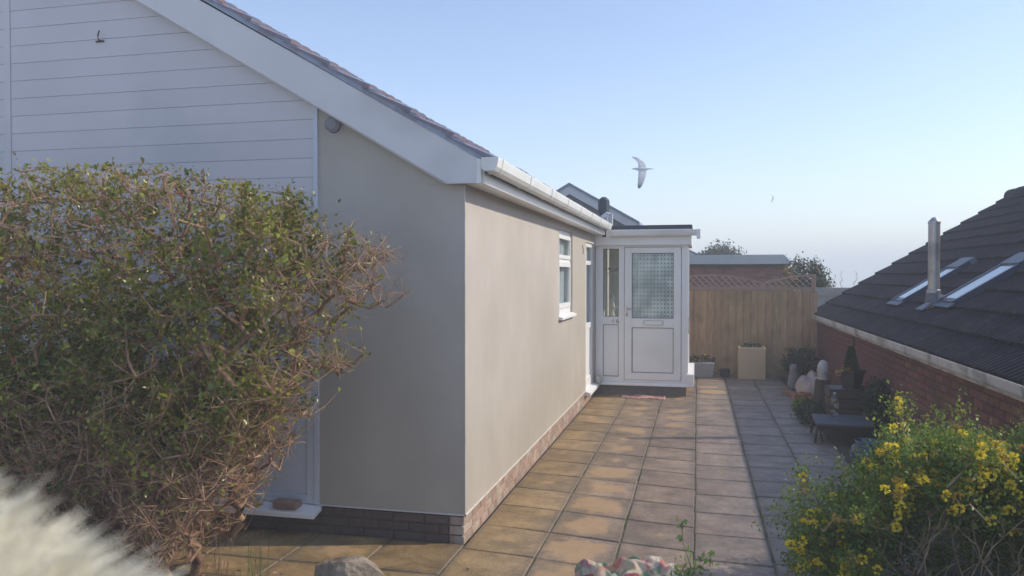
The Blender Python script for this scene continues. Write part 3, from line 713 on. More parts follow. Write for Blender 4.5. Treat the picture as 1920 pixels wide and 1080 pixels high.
# ---- side window
def rect_frame(mb, plane_x, d, y0, y1, z0, z1, t):
    mb.box(plane_x-d, y0, z0, plane_x, y1, z0+t).box(plane_x-d, y0, z1-t, plane_x, y1, z1)
    mb.box(plane_x-d+0.001, y0, z0+t, plane_x-0.001, y0+t, z1-t).box(plane_x-d+0.001, y1-t, z0+t, plane_x-0.001, y1, z1-t)
fx = XC-0.028
f = MB(); rect_frame(f, fx, 0.06, WIN[0], WIN[1], WIN[2]+0.03, WIN[3], 0.06)
f.box(fx-0.059, WIN[0]+0.06, 1.98, fx-0.001, WIN[1]-0.06, 2.03); 
wf = f.build('side_window', M['upvc'], house, bevel=0.003)
f = MB()
rect_frame(f, fx+0.012, 0.03, WIN[0]+0.055, WIN[1]-0.055, 1.44, 1.985, 0.055)
rect_frame(f, fx+0.012, 0.03, WIN[0]+0.055, WIN[1]-0.055, 2.025, 2.305, 0.045)
f.build('sash', M['upvc'], wf)
MB().box(fx-0.03, WIN[0]+0.1, 1.48, fx-0.02, WIN[1]-0.1, 1.94).box(fx-0.03, WIN[0]+0.1, 2.07, fx-0.02, WIN[1]-0.1, 2.26).build('pane', M['glass'], wf)
MB().box(fx-0.068, WIN[0], 1.38, fx-0.062, WIN[1], 2.36).build('net_curtain', M['curtain'], house)
MB().prism([(XC-0.07, 1.385), (XC+0.05, 1.345), (XC+0.05, 1.318), (XC-0.07, 1.318)], 'y', WIN[0]-0.04, WIN[1]+0.03).build('window_sill', M['upvc'], house, bevel=0.003)
# ---- glazed side panel (full height) in the side wall
dx_ = XC-0.018
f = MB(); rect_frame(f, dx_, 0.06, DOOR[0], DOOR[1], DOOR[2]+0.045, DOOR[3], 0.06)
f.box(dx_-0.058, DOOR[0]+0.06, 1.98, dx_-0.002, DOOR[1]-0.06, 2.04).box(dx_-0.058, DOOR[0]+0.06, 1.05, dx_-0.002, DOOR[1]-0.06, 1.13).box(dx_-0.058, DOOR[0]+0.06, 0.262, dx_-0.002, DOOR[1]-0.06, 0.34)
f.box(dx_-0.057, DOOR[1]-0.14, 0.342, dx_-0.003, DOOR[1]-0.06, 1.048)
f.box(dx_-0.02, DOOR[0]+0.03, 0.2, dx_+0.012, DOOR[0]+0.10, 2.27)
dr = f.build('side_door', M['upvc'], house, bevel=0.003)
MB().box(dx_-0.035, DOOR[0]+0.06, 1.132, dx_-0.025, DOOR[1]-0.06, 1.978).box(dx_-0.035, DOOR[0]+0.06, 2.042, dx_-0.025, DOOR[1]-0.06, 2.238).build('pane', M['glass'], dr)
MB().box(dx_-0.035, DOOR[0]+0.062, 0.342, dx_-0.02, DOOR[1]-0.142, 1.048).build('door_panel', M['upvc'], dr)
MB().box(dx_-0.072, DOOR[0], 0.2, dx_-0.064, DOOR[1], 2.3).build('net_curtain', M['curtain'], house)
MB().prism([(XC-0.04, 0.200), (XC+0.075, 0.172), (XC+0.075, 0.128), (XC-0.04, 0.128)], 'y', DOOR[0]-0.04, DOOR[1]+0.08).build('door_sill', M['upvc'], house, bevel=0.003)
# small wire stain / cable clip on the wall beside the window
MB().tube([(XC+0.004, 10.72, 2.24), (XC+0.012, 10.74, 2.17), (XC+0.004, 10.76, 2.12)], 0.004, 5).build('cable_loop', M['dark_wood'], house)

# ------------------------------------------------------------------ porch
YP = 12.13
porch = thing('entrance_porch', (-0.8, YP, 0), 'white flat-roofed entrance porch numbered 46 with dotted glass door', 'porch')
PX0, PX1 = -1.50, -0.134
MB().box(PX0-0.03, YP+0.03, -0.03, PX1-0.03, 13.7, 0.152).build('porch_plinth', mat('plinth_blue', (0.14, 0.13, 0.135), (0.18, 0.165, 0.165), scale=14, rough=0.85, bump=0.4), porch)
MB().prism([(YP-0.055, 0.150), (YP-0.055, 0.172), (YP-0.02, 0.196), (YP+0.06, 0.196), (YP+0.06, 0.153)], 'x', PX0-0.02, PX1).build('front_sill', M['upvc'], porch, bevel=0.003)
MB().box(-1.525, YP+0.09, 0.17, -1.515, 13.65, 2.28).build('inner_side_wall', M['inner_wall'], porch)
MB().box(PX1-0.02, YP-0.06, 0.153, PX1+0.085, 13.7, 0.345).build('side_sill', M['upvc'], porch, bevel=0.004)
# frame
DX0, DX1 = -1.090, -0.235
f = MB()
f.box(PX0-0.03, YP, 0.197, PX0+0.085, YP+0.07, 2.285)         # left jamb
f.box(DX0-0.085, YP, 0.197, DX0-0.001, YP+0.07, 2.285)            # post between sidelight and door
f.box(DX1+0.002, YP, 0.197, PX1-0.001, YP+0.07, 2.285)            # right corner post
f.box(PX0+0.085, YP+0.002, 2.235, DX0-0.085, YP+0.068, 2.285)
f.box(DX0, YP+0.002, 2.255, DX1, YP+0.068, 2.285)
f.box(PX0+0.085, YP+0.002, 0.197, DX0-0.085, YP+0.068, 0.275)
f.box(DX0, YP+0.002, 0.197, DX1, YP+0.068, 0.232)
f.box(PX0+0.085, YP+0.002, 1.075, DX0-0.085, YP+0.068, 1.195)
f.build('porch_frame', M['upvc'], porch, bevel=0.003)
MB().box(PX1-0.07, YP+0.075, 0.197, PX1, YP+0.14, 2.285).box(PX1-0.07, 13.6, 0.197, PX1, 13.7, 2.285).box(PX1-0.065, YP+0.14, 0.9, PX1-0.005, 13.6, 1.0).box(PX1-0.05, YP+0.14, 0.197, PX1-0.02, 13.6, 0.9).build('side_frame', M['upvc'], porch)
MB().box(PX1-0.04, YP+0.14, 1.0, PX1-0.03, 13.6, 2.285).build('side_pane', M['glass'], porch)
MB().box(PX1-0.0005, YP+0.012, 0.95, PX1+0.012, YP+0.05, 1.2).build('corner_trim', M['chrome'], porch)
sx0, sx1 = PX0+0.085, DX0-0.085
def seal_rect(mb, x0, x1, z0, z1, y, t=0.009):
    mb.box(x0, y-0.0015, z0, x1, y+0.004, z0+t).box(x0, y-0.0015, z1-t, x1, y+0.004, z1).box(x0, y-0.0012, z0+t, x0+t, y+0.004, z1-t).box(x1-t, y-0.0012, z0+t, x1, y+0.004, z1-t)
sl_ = MB().box(sx0, YP+0.03, 0.275, sx1, YP+0.045, 1.075).build('sidelight_panel', M['upvc'], porch)
m_ = MB(); seal_rect(m_, sx0, sx1, 0.275, 1.075, YP+0.026); seal_rect(m_, sx0, sx1, 1.195, 2.235, YP+0.026); m_.build('gasket', M['seal'], porch)
MB().box(sx0+0.006, YP+0.034, 1.201, sx1-0.006, YP+0.040, 2.229).build('sidelight_pane', M['clear_glass'], porch)
# door
d = MB()
d.box(DX0+0.006, YP-0.012, 0.238, DX1-0.006, YP+0.05, 0.345)
d.box(DX0+0.006, YP-0.012, 0.345, DX0+0.115, YP+0.05, 2.250).box(DX1-0.115, YP-0.012, 0.345, DX1-0.006, YP+0.05, 2.250)
d.box(DX0+0.115, YP-0.0115, 2.165, DX1-0.115, YP+0.0495, 2.250).box(DX0+0.115, YP-0.0115, 1.035, DX1-0.115, YP+0.0495, 1.175)
door = d.build('front_door', M['upvc'], porch, bevel=0.003)
MB().box(DX0+0.115, YP+0.012, 0.345, DX1-0.115, YP+0.03, 1.035).build('door_panel', M['upvc'], door)
MB().box(DX0+0.118, YP+0.010, 1.178, DX1-0.118, YP+0.016, 2.162).build('dotted_pane', M['dotted'], door)
m_ = MB(); seal_rect(m_, DX0+0.115, DX1-0.115, 0.345, 1.035, YP+0.008, 0.010); seal_rect(m_, DX0+0.115, DX1-0.115, 1.175, 2.165, YP+0.006, 0.010)
seal_rect(m_, DX0+0.0005, DX1-0.0005, 0.2335, 2.254, YP+0.01, 0.006); m_.build('gasket', M['seal'], door)
lx = (DX0+DX1)/2+0.01
m_ = MB(); m_.box(lx-0.150, YP-0.020, 1.070, lx+0.150, YP-0.0135, 1.145); lb = m_.build('letterbox', M['chrome'], door, bevel=0.003)
MB().box(lx-0.128, YP-0.024, 1.083, lx+0.128, YP-0.0205, 1.132).build('flap', M['upvc'], lb)
h = MB().tube([(DX0+0.045, YP-0.013, 1.315), (DX0+0.045, YP-0.05, 1.315), (DX0+0.14, YP-0.05, 1.318)], 0.010, 8).box(DX0+0.03, YP-0.018, 1.20, DX0+0.06, YP-0.0125, 1.36).build('door_handle', M['chrome'], door, smooth=False)
MB().tube([(DX0+0.04, YP-0.018, 1.235), (DX0+0.04, YP-0.024, 1.235)], 0.014, 12).build('keyhole', M['seal'], h)
# number 46
def text_mesh(txt, size, m, parent, loc, name, ext=0.002):
    cu = bpy.data.curves.new('t', 'FONT'); cu.body = txt; cu.size = size; cu.extrude = ext; cu.align_x = 'CENTER'
    o = bpy.data.objects.new('t', cu); COL.objects.link(o)
    dg = bpy.context.evaluated_depsgraph_get(); me = bpy.data.meshes.new_from_object(o.evaluated_get(dg))
    bpy.data.objects.remove(o); me.name = name
    q = bpy.data.objects.new(name, me); COL.objects.link(q); me.materials.clear(); me.materials.append(m)
    q.parent = parent; q.location = Vector(loc) - rootloc(parent); q.rotation_euler = (rad(90), 0, 0); return q
text_mesh('4', 0.10, mat('number_glare', (0.55, 0.56, 0.57), rough=0.3, metal=0.2), porch, (-1.262, YP-0.004, 1.095), 'house_number')  # paler than the other digit: glare painted into its colour
text_mesh('6', 0.10, mat('number_dark', (0.22, 0.25, 0.24), rough=0.4), porch, (-1.190, YP-0.004, 1.095), 'house_number')
# porch roof
MB().box(-1.533, YP-0.079, 2.285, -1.4205, YP+0.10, 2.449).build('corner_fascia', M['upvc'], porch)
MB().box(-1.42, YP-0.08, 2.285, PX1+0.045, YP-0.055, 2.410).box(PX1+0.02, YP-0.055, 2.285, PX1+0.045, 13.72, 2.410).build('porch_fascia', M['upvc'], porch)
MB().box(-1.50, YP-0.055, 2.287, PX1+0.02, 13.72, 2.30).build('porch_soffit', M['upvc'], porch)
MB().box(-1.50, YP-0.050, 2.420, PX1+0.018, 13.74, 2.52).build('porch_roof_deck', M['dark_wood'], porch)
MB().box(-1.47, YP-0.07, 2.522, PX1+0.055, 13.76, 2.585).build('roof_felt', M['felt'], porch, bevel=0.006)
MB().box(-1.36, YP-0.082, 2.412, PX1+0.047, YP-0.06, 2.52).build('upper_fascia', M['upvc'], porch)
gutter(porch, (-1.25, YP-0.083, 0), (PX1+0.115, YP-0.083, 0), 'x', -1, 2.505, M['gutter_new'], 0.55)
MB().box(PX1+0.118, YP-0.205, 2.372, PX1+0.175, YP-0.08, 2.512).build('gutter_stop', M['upvc'], porch, bevel=0.006)
# inside the porch
MB().box(-1.49, 13.66, 0.16, -0.2, 13.69, 2.28).build('inner_wall', M['inner_wall'], porch)
MB().box(-1.49, YP+0.09, 0.155, -0.2, 13.66, 0.165).build('inner_floor', M['dark_wood'], porch)
sh = thing('porch_shelf', (-1.25, 12.5, 1.85), 'small white shelf seen through the porch sidelight', 'shelf')
MB().box(-1.46, 12.42, 1.86, -1.18, 12.62, 1.875).build('shelf_board', M['upvc'], sh)
MB().box(-1.46, 12.45, 1.78, -1.45, 12.60, 1.86).build('shelf_bracket', M['upvc'], sh)
bl = thing('white_bowl', (-1.30, 12.52, 1.875), 'white bowl resting on the porch shelf', 'bowl')
MB().lathe([(0.03, 0), (0.05, 0.01), (0.09, 0.07), (0.085, 0.07), (0.04, 0.015)], (-1.30, 12.52, 1.875), 16).build('bowl_body', M['white_stone'], bl, smooth=True)
tb = thing('porch_side_table', (-1.3, 12.55, 0.165), 'narrow pale table inside the porch behind the sidelight', 'table')
MB().box(-1.47, 12.4, 1.14, -1.10, 12.75, 1.17).build('table_top', M['upvc'], tb)
for a, c_ in ((-1.45, 12.42), (-1.12, 12.42), (-1.45, 12.73), (-1.12, 12.73)): MB().box(a-0.012, c_-0.012, 0.165, a+0.012, c_+0.012, 1.14).build('table_leg', M['upvc'], tb)
fg = thing('white_figurine', (-1.29, 12.5, 1.17), 'white figurine behind the sidelight glass', 'figurine')
MB().lathe([(0.045, 0), (0.05, 0.02), (0.03, 0.06), (0.036, 0.13), (0.046, 0.19), (0.022, 0.24), (0.018, 0.26), (0.034, 0.29), (0.030, 0.33), (0.008, 0.355)], (-1.31, 12.48, 1.17), 14).build('figurine_body', M['white_stone'], fg, smooth=True)
MB().tube([(-1.33, 12.48, 1.35), (-1.27, 12.44, 1.30), (-1.24, 12.44, 1.34)], 0.014, 7).build('figurine_arm', M['white_stone'], fg, smooth=True)

# rug, cup
rg = MB()
pr = []
for i in range(13): pr.append((-1.13 + 0.64*i/12, 12.02 - 0.03*math.sin(i*0.9)*0.3))
vs = []; fs = []
nx, ny = 24, 6
for j in range(ny+1):
    for i in range(nx+1):
        u, v_ = i/nx, j/ny; e = 1-0.16*abs(2*u-1)**4
        vs.append((-1.12+0.66*u, 11.93 + (v_-0.5)*0.27*e - 0.03*u, 0.012+0.006*math.sin(u*11+v_*3)+0.012*(v_**2)))
k = len(vs); vs += [(x, y, 0.0) for x, y, z in vs]; W = nx+1
for j in range(ny):
    for i in range(nx): a = j*W+i; fs.append((a, a+1, a+W+1, a+W))
for i in range(nx): fs.append((i, i+k, i+1+k, i+1)); q = ny*W+i; fs.append((q, q+1, q+1+k, q+k))
for j in range(ny): a = j*W; fs.append((a, a+W, a+W+k, a+k)); a = j*W+nx; fs.append((a, a+k, a+W+k, a+W))
rg.add(vs, fs); tag(rg.build('door_rug', M['rug'], smooth=True, origin=(-0.8, 11.95, 0)), 'faded red and cream rug on the paving before the porch door', 'rug')
cup = thing('white_tub', (-1.46, 12.0, 0.19), 'little white tub standing on the sill in the corner by the porch', 'tub')
MB().lathe([(0.042, 0), (0.052, 0.11), (0.046, 0.11), (0.036, 0.01)], (-1.463, 12.0, 0.186), 16).build('tub_body', M['white_stone'], cup, smooth=True)
# loose stones on the gable sill
st = random.Random(3)
def rock(name, c, s, m, seed, sub=3, rough=0.22, parent=None):
    bm = bmesh.new(); bmesh.ops.create_icosphere(bm, subdivisions=sub, radius=1)
    from mathutils import noise
    for v in bm.verts:
        q = v.co.copy(); nn = noise.noise(q*1.1 + Vector((seed*7.3, 0, 0))) + 0.5*noise.noise(q*2.6 + Vector((0, seed*3.1, 0)))
        # facet: flatten along a few planes
        v.co = q*(1+rough*nn*1.6)
        for pn in ((0.8, 0.3, 0.5), (-0.5, 0.2, 0.8), (0.1, -0.9, 0.3), (-0.8, -0.4, 0.1), (0.2, 0.7, 0.6)):
            pn = Vector(pn).normalized(); dd = v.co.dot(pn)-0.66
            if dd > 0: v.co -= pn*dd*0.85
        v.co = Vector((v.co.x*s[0], v.co.y*s[1], v.co.z*s[2]))
    me = bpy.data.meshes.new(name); bm.to_mesh(me); bm.free(); me.materials.append(m)
    o = bpy.data.objects.new(name, me); COL.objects.link(o); o.location = Vector(c) - rootloc(parent)
    if parent: o.parent = parent
    return o
o = MB().box(-2.93, YC-0.105, 0.168, -2.74, YC-0.015, 0.222).build('loose_brick', mat('dull_brick', (0.27, 0.17, 0.14), (0.33, 0.22, 0.18), scale=20, rough=0.95, bump=0.8), origin=(-2.83, YC-0.06, 0.168), bevel=0.01); o.location.z += 0.01
tag(o, 'dull red brick lying on the white sill under the gable panel', 'brick')
o = rock('flat_stone', (-3.14, YC-0.05, 0.205), (0.11, 0.055, 0.035), M['stone'], 5); tag(o, 'flat greyish stone on the gable sill left of the brick', 'stone')
M['rock_brown'] = mat('rock_brown', (0.22, 0.17, 0.12), (0.38, 0.31, 0.24), scale=7, rough=0.95, bump=1.0, bscale=22, bdist=0.02, c3=(0.15, 0.12, 0.09), s3=5)
o = rock('jagged_rock', (-1.98, 4.33, 0.03), (0.24, 0.17, 0.16), M['rock_brown'], 9, sub=2, rough=0.42); o.rotation_euler = (0.1, 0.25, 0.4); tag(o, 'jagged brown rock at the patio edge in the foreground', 'rock')

# ------------------------------------------------------------------ black flue pipe on the bungalow roof
fl = thing('black_flue', (-1.43, 12.35, 2.6), 'short black flue pipe with cap rising behind the white gutter', 'flue')
fc = (-1.43, 12.35, 2.585)
MB().lathe([(0.062, 0.02), (0.062, 0.20), (0.080, 0.205), (0.080, 0.42), (0.070, 0.435), (0.030, 0.465)], fc, 20).build('flue_pipe', M['black_metal'], fl)
MB().lathe([(0.11, 0), (0.085, 0.08), (0.065, 0.16)], fc, 16).build('flue_collar', M['lead'], fl)
for k in range(6):
    t = k*math.pi/3; MB().box(fc[0]+0.082*math.cos(t)-0.006, fc[1]+0.082*math.sin(t)-0.006, fc[2]+0.24, fc[0]+0.082*math.cos(t)+0.006, fc[1]+0.082*math.sin(t)+0.006, fc[2]+0.41).build('cowl_bar', M['black_metal'], fl)
ck = thing('white_flue_bracket', (-1.38, 12.25, 2.6), 'crumpled white bracket and clip at the foot of the black flue', 'bracket')
MB().tube([(-1.45, 12.2, 2.68), (-1.39, 12.19, 2.75), (-1.32, 12.19, 2.73), (-1.29, 12.19, 2.64)], 0.022, 8).tube([(-1.46, 12.2, 2.73), (-1.37, 12.19, 2.79), (-1.28, 12.19, 2.76)], 0.016, 7).build('bracket_arm', M['gutter_new'], ck)
MB().box(-1.33, 12.17, 2.585, -1.275, 12.23, 2.78).build('bracket_clip', M['white_stone'], ck, bevel=0.008)

# ------------------------------------------------------------------ fence with arched trellis
YF = 15.02
fence = thing('board_fence', (0.5, YF, 0), 'vertical board fence with arched trellis top between porch and brick house', 'fence')
x = -1.52; i = 0
bmcache = {}
while x < 2.02:
    wv = 0.150
    me = bmcache.get('b')
    if me is None:
        mb = MB(); t0, t1 = 0.006, 0.020
        mb.prism([(0, 0), (0.150, -0.020), (0.150, 0.008), (0, 0.006)], 'z', 0.0, 1.53)
        q = mb.build('fence_board', M['fence'], fence, origin=(0, 0, 0)); me = q.data; bpy.data.objects.remove(q); bmcache['b'] = me
    o = bpy.data.objects.new('fence_board', me); COL.objects.link(o); o.parent = fence
    o.location = Vector((x, YF + R.uniform(-0.003, 0.003), 0.02 + R.uniform(-0.004, 0.004))) - fence.location
    x += 0.128; i += 1
MB().box(-1.55, YF-0.02, 1.555, 2.035, YF+0.03, 1.59).build('top_rail', M['trellis'], fence)
MB().box(-1.55, YF+0.001, -0.1, 2.03, YF+0.03, 0.022).build('gravel_board', M['trellis'], fence)
MB().box(-1.55, YF+0.012, 0.3, 2.03, YF+0.05, 0.38).box(-1.55, YF+0.012, 1.2, 2.03, YF+0.05, 1.28).build('rear_rail', M['trellis'], fence)
for px_ in (-0.70, 1.165, 2.03):
    MB().box(px_-0.035, YF-0.01, 0.0, px_+0.035, YF+0.07, 1.68 if px_ < 2 else 1.84).build('fence_post', M['trellis'], fence, origin=(px_, YF, 0), bevel=0.004)
def arch(x0, x1, xc, xa, xb):
    """arched trellis panel from x0 to x1 with the arch centred on xc"""
    half = 0.93
    def za(x): u = (x-xc)/half; return 1.70 + 0.15*(1-u*u) if abs(u) < 1 else 1.70
    tr = thing('arched_trellis', ((x0+x1)/2, YF, 1.59), 'arched wooden trellis panel on the fence, %s' % ('left one beside the porch' if xc < 1 else 'right half arch next to the brick house'), 'trellis', None)
    n = 16; up = [(x0+(x1-x0)*k/n, za(x0+(x1-x0)*k/n)) for k in range(n+1)]
    lo = [(a, b_-0.035) for a, b_ in up]
    MB().prism(up + lo[::-1], 'y', YF-0.012, YF+0.028).build('arch_rail', M['trellis'], tr)
    MB().box(x0, YF-0.012, 1.591, x1, YF+0.028, 1.615).build('bottom_rail', M['trellis'], tr)
    for sgn in (1, -1):
        xx = x0-0.1
        while xx < x1+0.15:
            # strip climbs at 45 degrees from the bottom rail
            pts = [(xx + sgn*(-1)*t, 1.615+t) for t in np.linspace(0, 0.22, 23)]
            pts = [(a, b_) for a, b_ in pts if x0+0.02 < a < x1-0.02 and b_ < za(a)-0.03]
            if len(pts) > 2:
                (a, b_), (c_, d_) = pts[0], pts[-1]; yy = YF-0.004 if sgn > 0 else YF+0.011
                MB().prism([(a-0.009, b_), (a+0.009, b_), (c_+0.009, d_), (c_-0.009, d_)], 'y', yy, yy+0.012).build('trellis_slat', M['slat_lit'] if sgn > 0 else M['trellis'], tr, origin=(a, yy, b_))
            xx += 0.115
arch(-0.665, 1.130, 0.235, None, None)
arch(1.20, 1.995, 2.10, None, None)

# ------------------------------------------------------------------ neighbour's brick bungalow on the right
XW = 2.15; ST = 0.636
nb = thing('brick_bungalow', (XW, 9, 0), 'low red brick bungalow with brown tiled roof on the right', 'house')
MB().box(XW+0.012, 1.5, -0.9, XW+0.25, 15.62, 1.09).box(XW+0.25, 15.40, -0.9, 9.2, 15.62, 1.09).build('wall_core', M['mortar_dark'], nb)
MB().prism([(XW+0.25, 1.09), (9.2, 1.09), (5.4, 3.15)], 'y', 15.4, 15.62).build('far_gable', M['brick_red'], nb)
brick_field(nb, (XW, 2.6, -0.02), (0, 1, 0), (-1, 0, 0), 13.0, 15, 0.215, 0.063, 0.010, 0.016, M['brick_red'], part_limit=298, order=lambda t: abs(t[0].y-6.6) if t[0].y > 4.6 else 20)
MB().box(XW-0.002, 11.9, -0.05, XW-0.0185, 11.94, 1.02).build('movement_joint', M['mortar_dark'], nb)
MB().box(XW-0.035, 1.5, 0.985, XW-0.003, 15.62, 1.145).build('fascia', M['gutter_old'], nb)
gutter(nb, (XW-0.037, 15.6, 0), (XW-0.037, 1.5, 0), 'y', -1, 1.135, M['gutter_old'], 0.90, w_=0.125, h_=0.095)
EZ = 1.150
MB().prism([(XW-0.06, EZ-0.045), (5.40, EZ-0.045+(5.40-XW+0.06)*ST), (9.2, EZ-0.045-0.5), (9.2, EZ-0.10-0.5), (5.40, EZ-0.10+(5.40-XW+0.06)*ST), (XW-0.06, EZ-0.075)], 'y', 1.5, 15.66).build('roof_deck', M['felt'], nb)
tn = tile_mesh('roof_tile', 0.33, 0.40, 0.022, 4, 0.030, ST, M['tile_brown'], None, res=3)
SKY1 = (10.88, 11.40, 2.57, 3.34); SKY2 = (9.06, 9.60, 2.64, 3.37)
def rank(p):
    if p.y < 4.5: return 100
    return math.hypot(p.x, p.y)*(1.0) + (p.x-2)*1.2
roof_tiles(nb, (XW-0.09, 0, EZ-0.052), [15.66-0.332*(i+1) for i in range(40)], 1, ST, 0.336, 13, tn, rank, 298)
# ridge
rd = MB()
for i in range(32):
    y = 15.68-0.44*(i+1)
    MB().tube([(5.42, y, EZ+3.30*ST-0.03), (5.42, y+0.445, EZ+3.30*ST-0.022)], [0.125, 0.132], 12).build('ridge_tile', M['tile_brown'], nb, origin=(5.42, y, 3.2))
def on_roof(x, y, h=0.0):
    ca = 1/math.hypot(1, ST); return (x - ST*ca*h, y, EZ-0.03 + (x-(XW-0.09))*ST + ca*h)
def rbox(mb, x0, x1, y0, y1, h0, h1):
    P = [on_roof(x, y, h) for h in (h0, h1) for x, y in ((x0, y0), (x1, y0), (x1, y1), (x0, y1))]
    mb.add(P, [(0, 3, 2, 1), (4, 5, 6, 7), (0, 1, 5, 4), (1, 2, 6, 5), (2, 3, 7, 6), (3, 0, 4, 7)]); return mb
M['sky_glass'] = mat('skylight_glass', (0.30, 0.36, 0.40), rough=0.12, spec=1.0)
for (y0, y1, x0, x1), lab in ((SKY1, 'far'), (SKY2, 'near')):
    t = MB(); t_ = 0.05
    rbox(t, x0, x1, y0, y0+t_, 0.0, 0.085); rbox(t, x0, x1, y1-t_, y1, 0.0, 0.085); rbox(t, x0, x0+t_, y0+t_, y1-t_, 0.0, 0.072)
    skl = t.build('skylight', M['navy'], nb)
    rbox(MB(), x0+t_, x1-0.12, y0+t_, y1-t_, 0.055, 0.076).build('skylight_glass', M['sky_glass'], skl)
    rbox(MB(), x1-0.118, x1+0.07, y0+0.01, y1-0.01, 0.0, 0.095).build('top_cover', M['lead'], skl)
    rbox(MB(), x0-0.07, x0-0.002, y0-0.02, y1+0.08, 0.05, 0.062).build('lead_apron', M['lead'], skl)
    rbox(MB(), x0-0.02, x1+0.08, y1+0.002, y1+0.06, 0.045, 0.07).build('side_flashing', M['lead'], skl)
fu = thing('steel_flue', (2.585, 9.66, 1.5), 'tall stainless steel flue pipe standing on the brown tiled roof', 'flue')
fb = Vector((2.60, 9.78, 1.36))
MB().lathe([(0.070, 0), (0.070, 0.26), (0.074, 0.27), (0.074, 0.30), (0.061, 0.31), (0.061, 1.05)], fb, 24).build('flue_pipe', M['metal'], fu, smooth=False)
MB().lathe([(0.065, 1.051), (0.065, 1.075), (0.030, 1.115), (0.012, 1.125)], fb, 24).build('flue_cap', M['metal'], fu)
MB().lathe([(0.085, 0.16), (0.080, 0.24), (0.078, 0.26)], fb, 20).build('flue_collar', M['lead'], fu)
t = MB(); rbox(t, 2.48, 2.74, 9.66, 9.92, 0.055, 0.068); t.build('flue_flashing', M['lead'], fu)

# ------------------------------------------------------------------ things beyond the fence
sd = thing('flat_roofed_garage', (0.9, 20, 0), 'red brick garage with pale green fascia behind the fence', 'garage')
MB().box(-2.4, 20.02, -0.3, 2.10, 24.0, 2.10).build('garage_wall', M['mortar'], sd)
brick_field(sd, (-1.0, 20.008, 1.30), (1, 0, 0), (0, -1, 0), 3.10, 11, 0.215, 0.063, 0.010, 0.02, M['shed_brick'])
MB().prism([(-2.5, 2.10), (2.20, 2.10), (2.13, 2.20), (2.01, 2.325), (-2.5, 2.325)], 'y', 19.88, 24.1).build('fascia', M['shed_fascia'], sd)
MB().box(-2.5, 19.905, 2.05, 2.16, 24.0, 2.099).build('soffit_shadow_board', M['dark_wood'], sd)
def gable_house(name, label, x_eave, z_eave, slope, x_ridge, y0, y1, zbase):
    h = thing(name, (x_eave-2, y0, zbase), label, 'house')
    zr = z_eave + (x_eave-x_ridge)*slope; xl_ = 2*x_ridge-x_eave
    MB().prism([(xl_+0.2, zbase), (x_eave-0.2, zbase), (x_eave-0.2, z_eave-0.05), (x_ridge, zr-0.2), (xl_+0.2, z_eave-0.05)], 'y', y0+0.15, y1).build('gable_wall', M['plaster'], h)
    def band(nm, m, a, b_, ya, yb):
        MB().prism([(x_eave, z_eave+a), (x_eave, z_eave+b_), (x_ridge, zr+b_), (xl_, z_eave+b_), (xl_, z_eave+a), (x_ridge, zr+a)], 'y', ya, yb).build(nm, m, h)
    band('roof', M['tile_own'], 0.0, 0.07, y0-0.03, y1)
    band('bargeboard', M['barge'], -0.22, -0.001, y0, y0+0.03)
    return h
gable_house('neighbouring_bungalow', 'bungalow roof beyond with white bargeboard sloping down behind the black flue', -1.42, 3.10, 0.575, -3.20, 20.0, 28.0, -0.3)
h2 = gable_house('further_bungalow', 'dark roof corner of a further house just right of the porch', 0.02, 2.55, 0.5, -5.0, 30.0, 38.0, -2.0)
lw = MB().box(2.1, 16.9, 1.42, 3.2, 17.1, 1.58).box(2.2, 16.92, -1.0, 3.1, 17.08, 1.42).build('pale_wall', M['pale_ledge'], origin=(2.6, 17, 0)); tag(lw, 'pale coped wall beyond the end of the fence', 'wall')

# ------------------------------------------------------------------ plants
def in_poly(x, z, poly):
    c = False; j = len(poly)-1
    for i in range(len(poly)):
        xi, zi = poly[i]; xj, zj = poly[j]
        if (zi > z) != (zj > z) and x < (xj-xi)*(z-zi)/(zj-zi)+xi: c = not c
        j = i
    return c

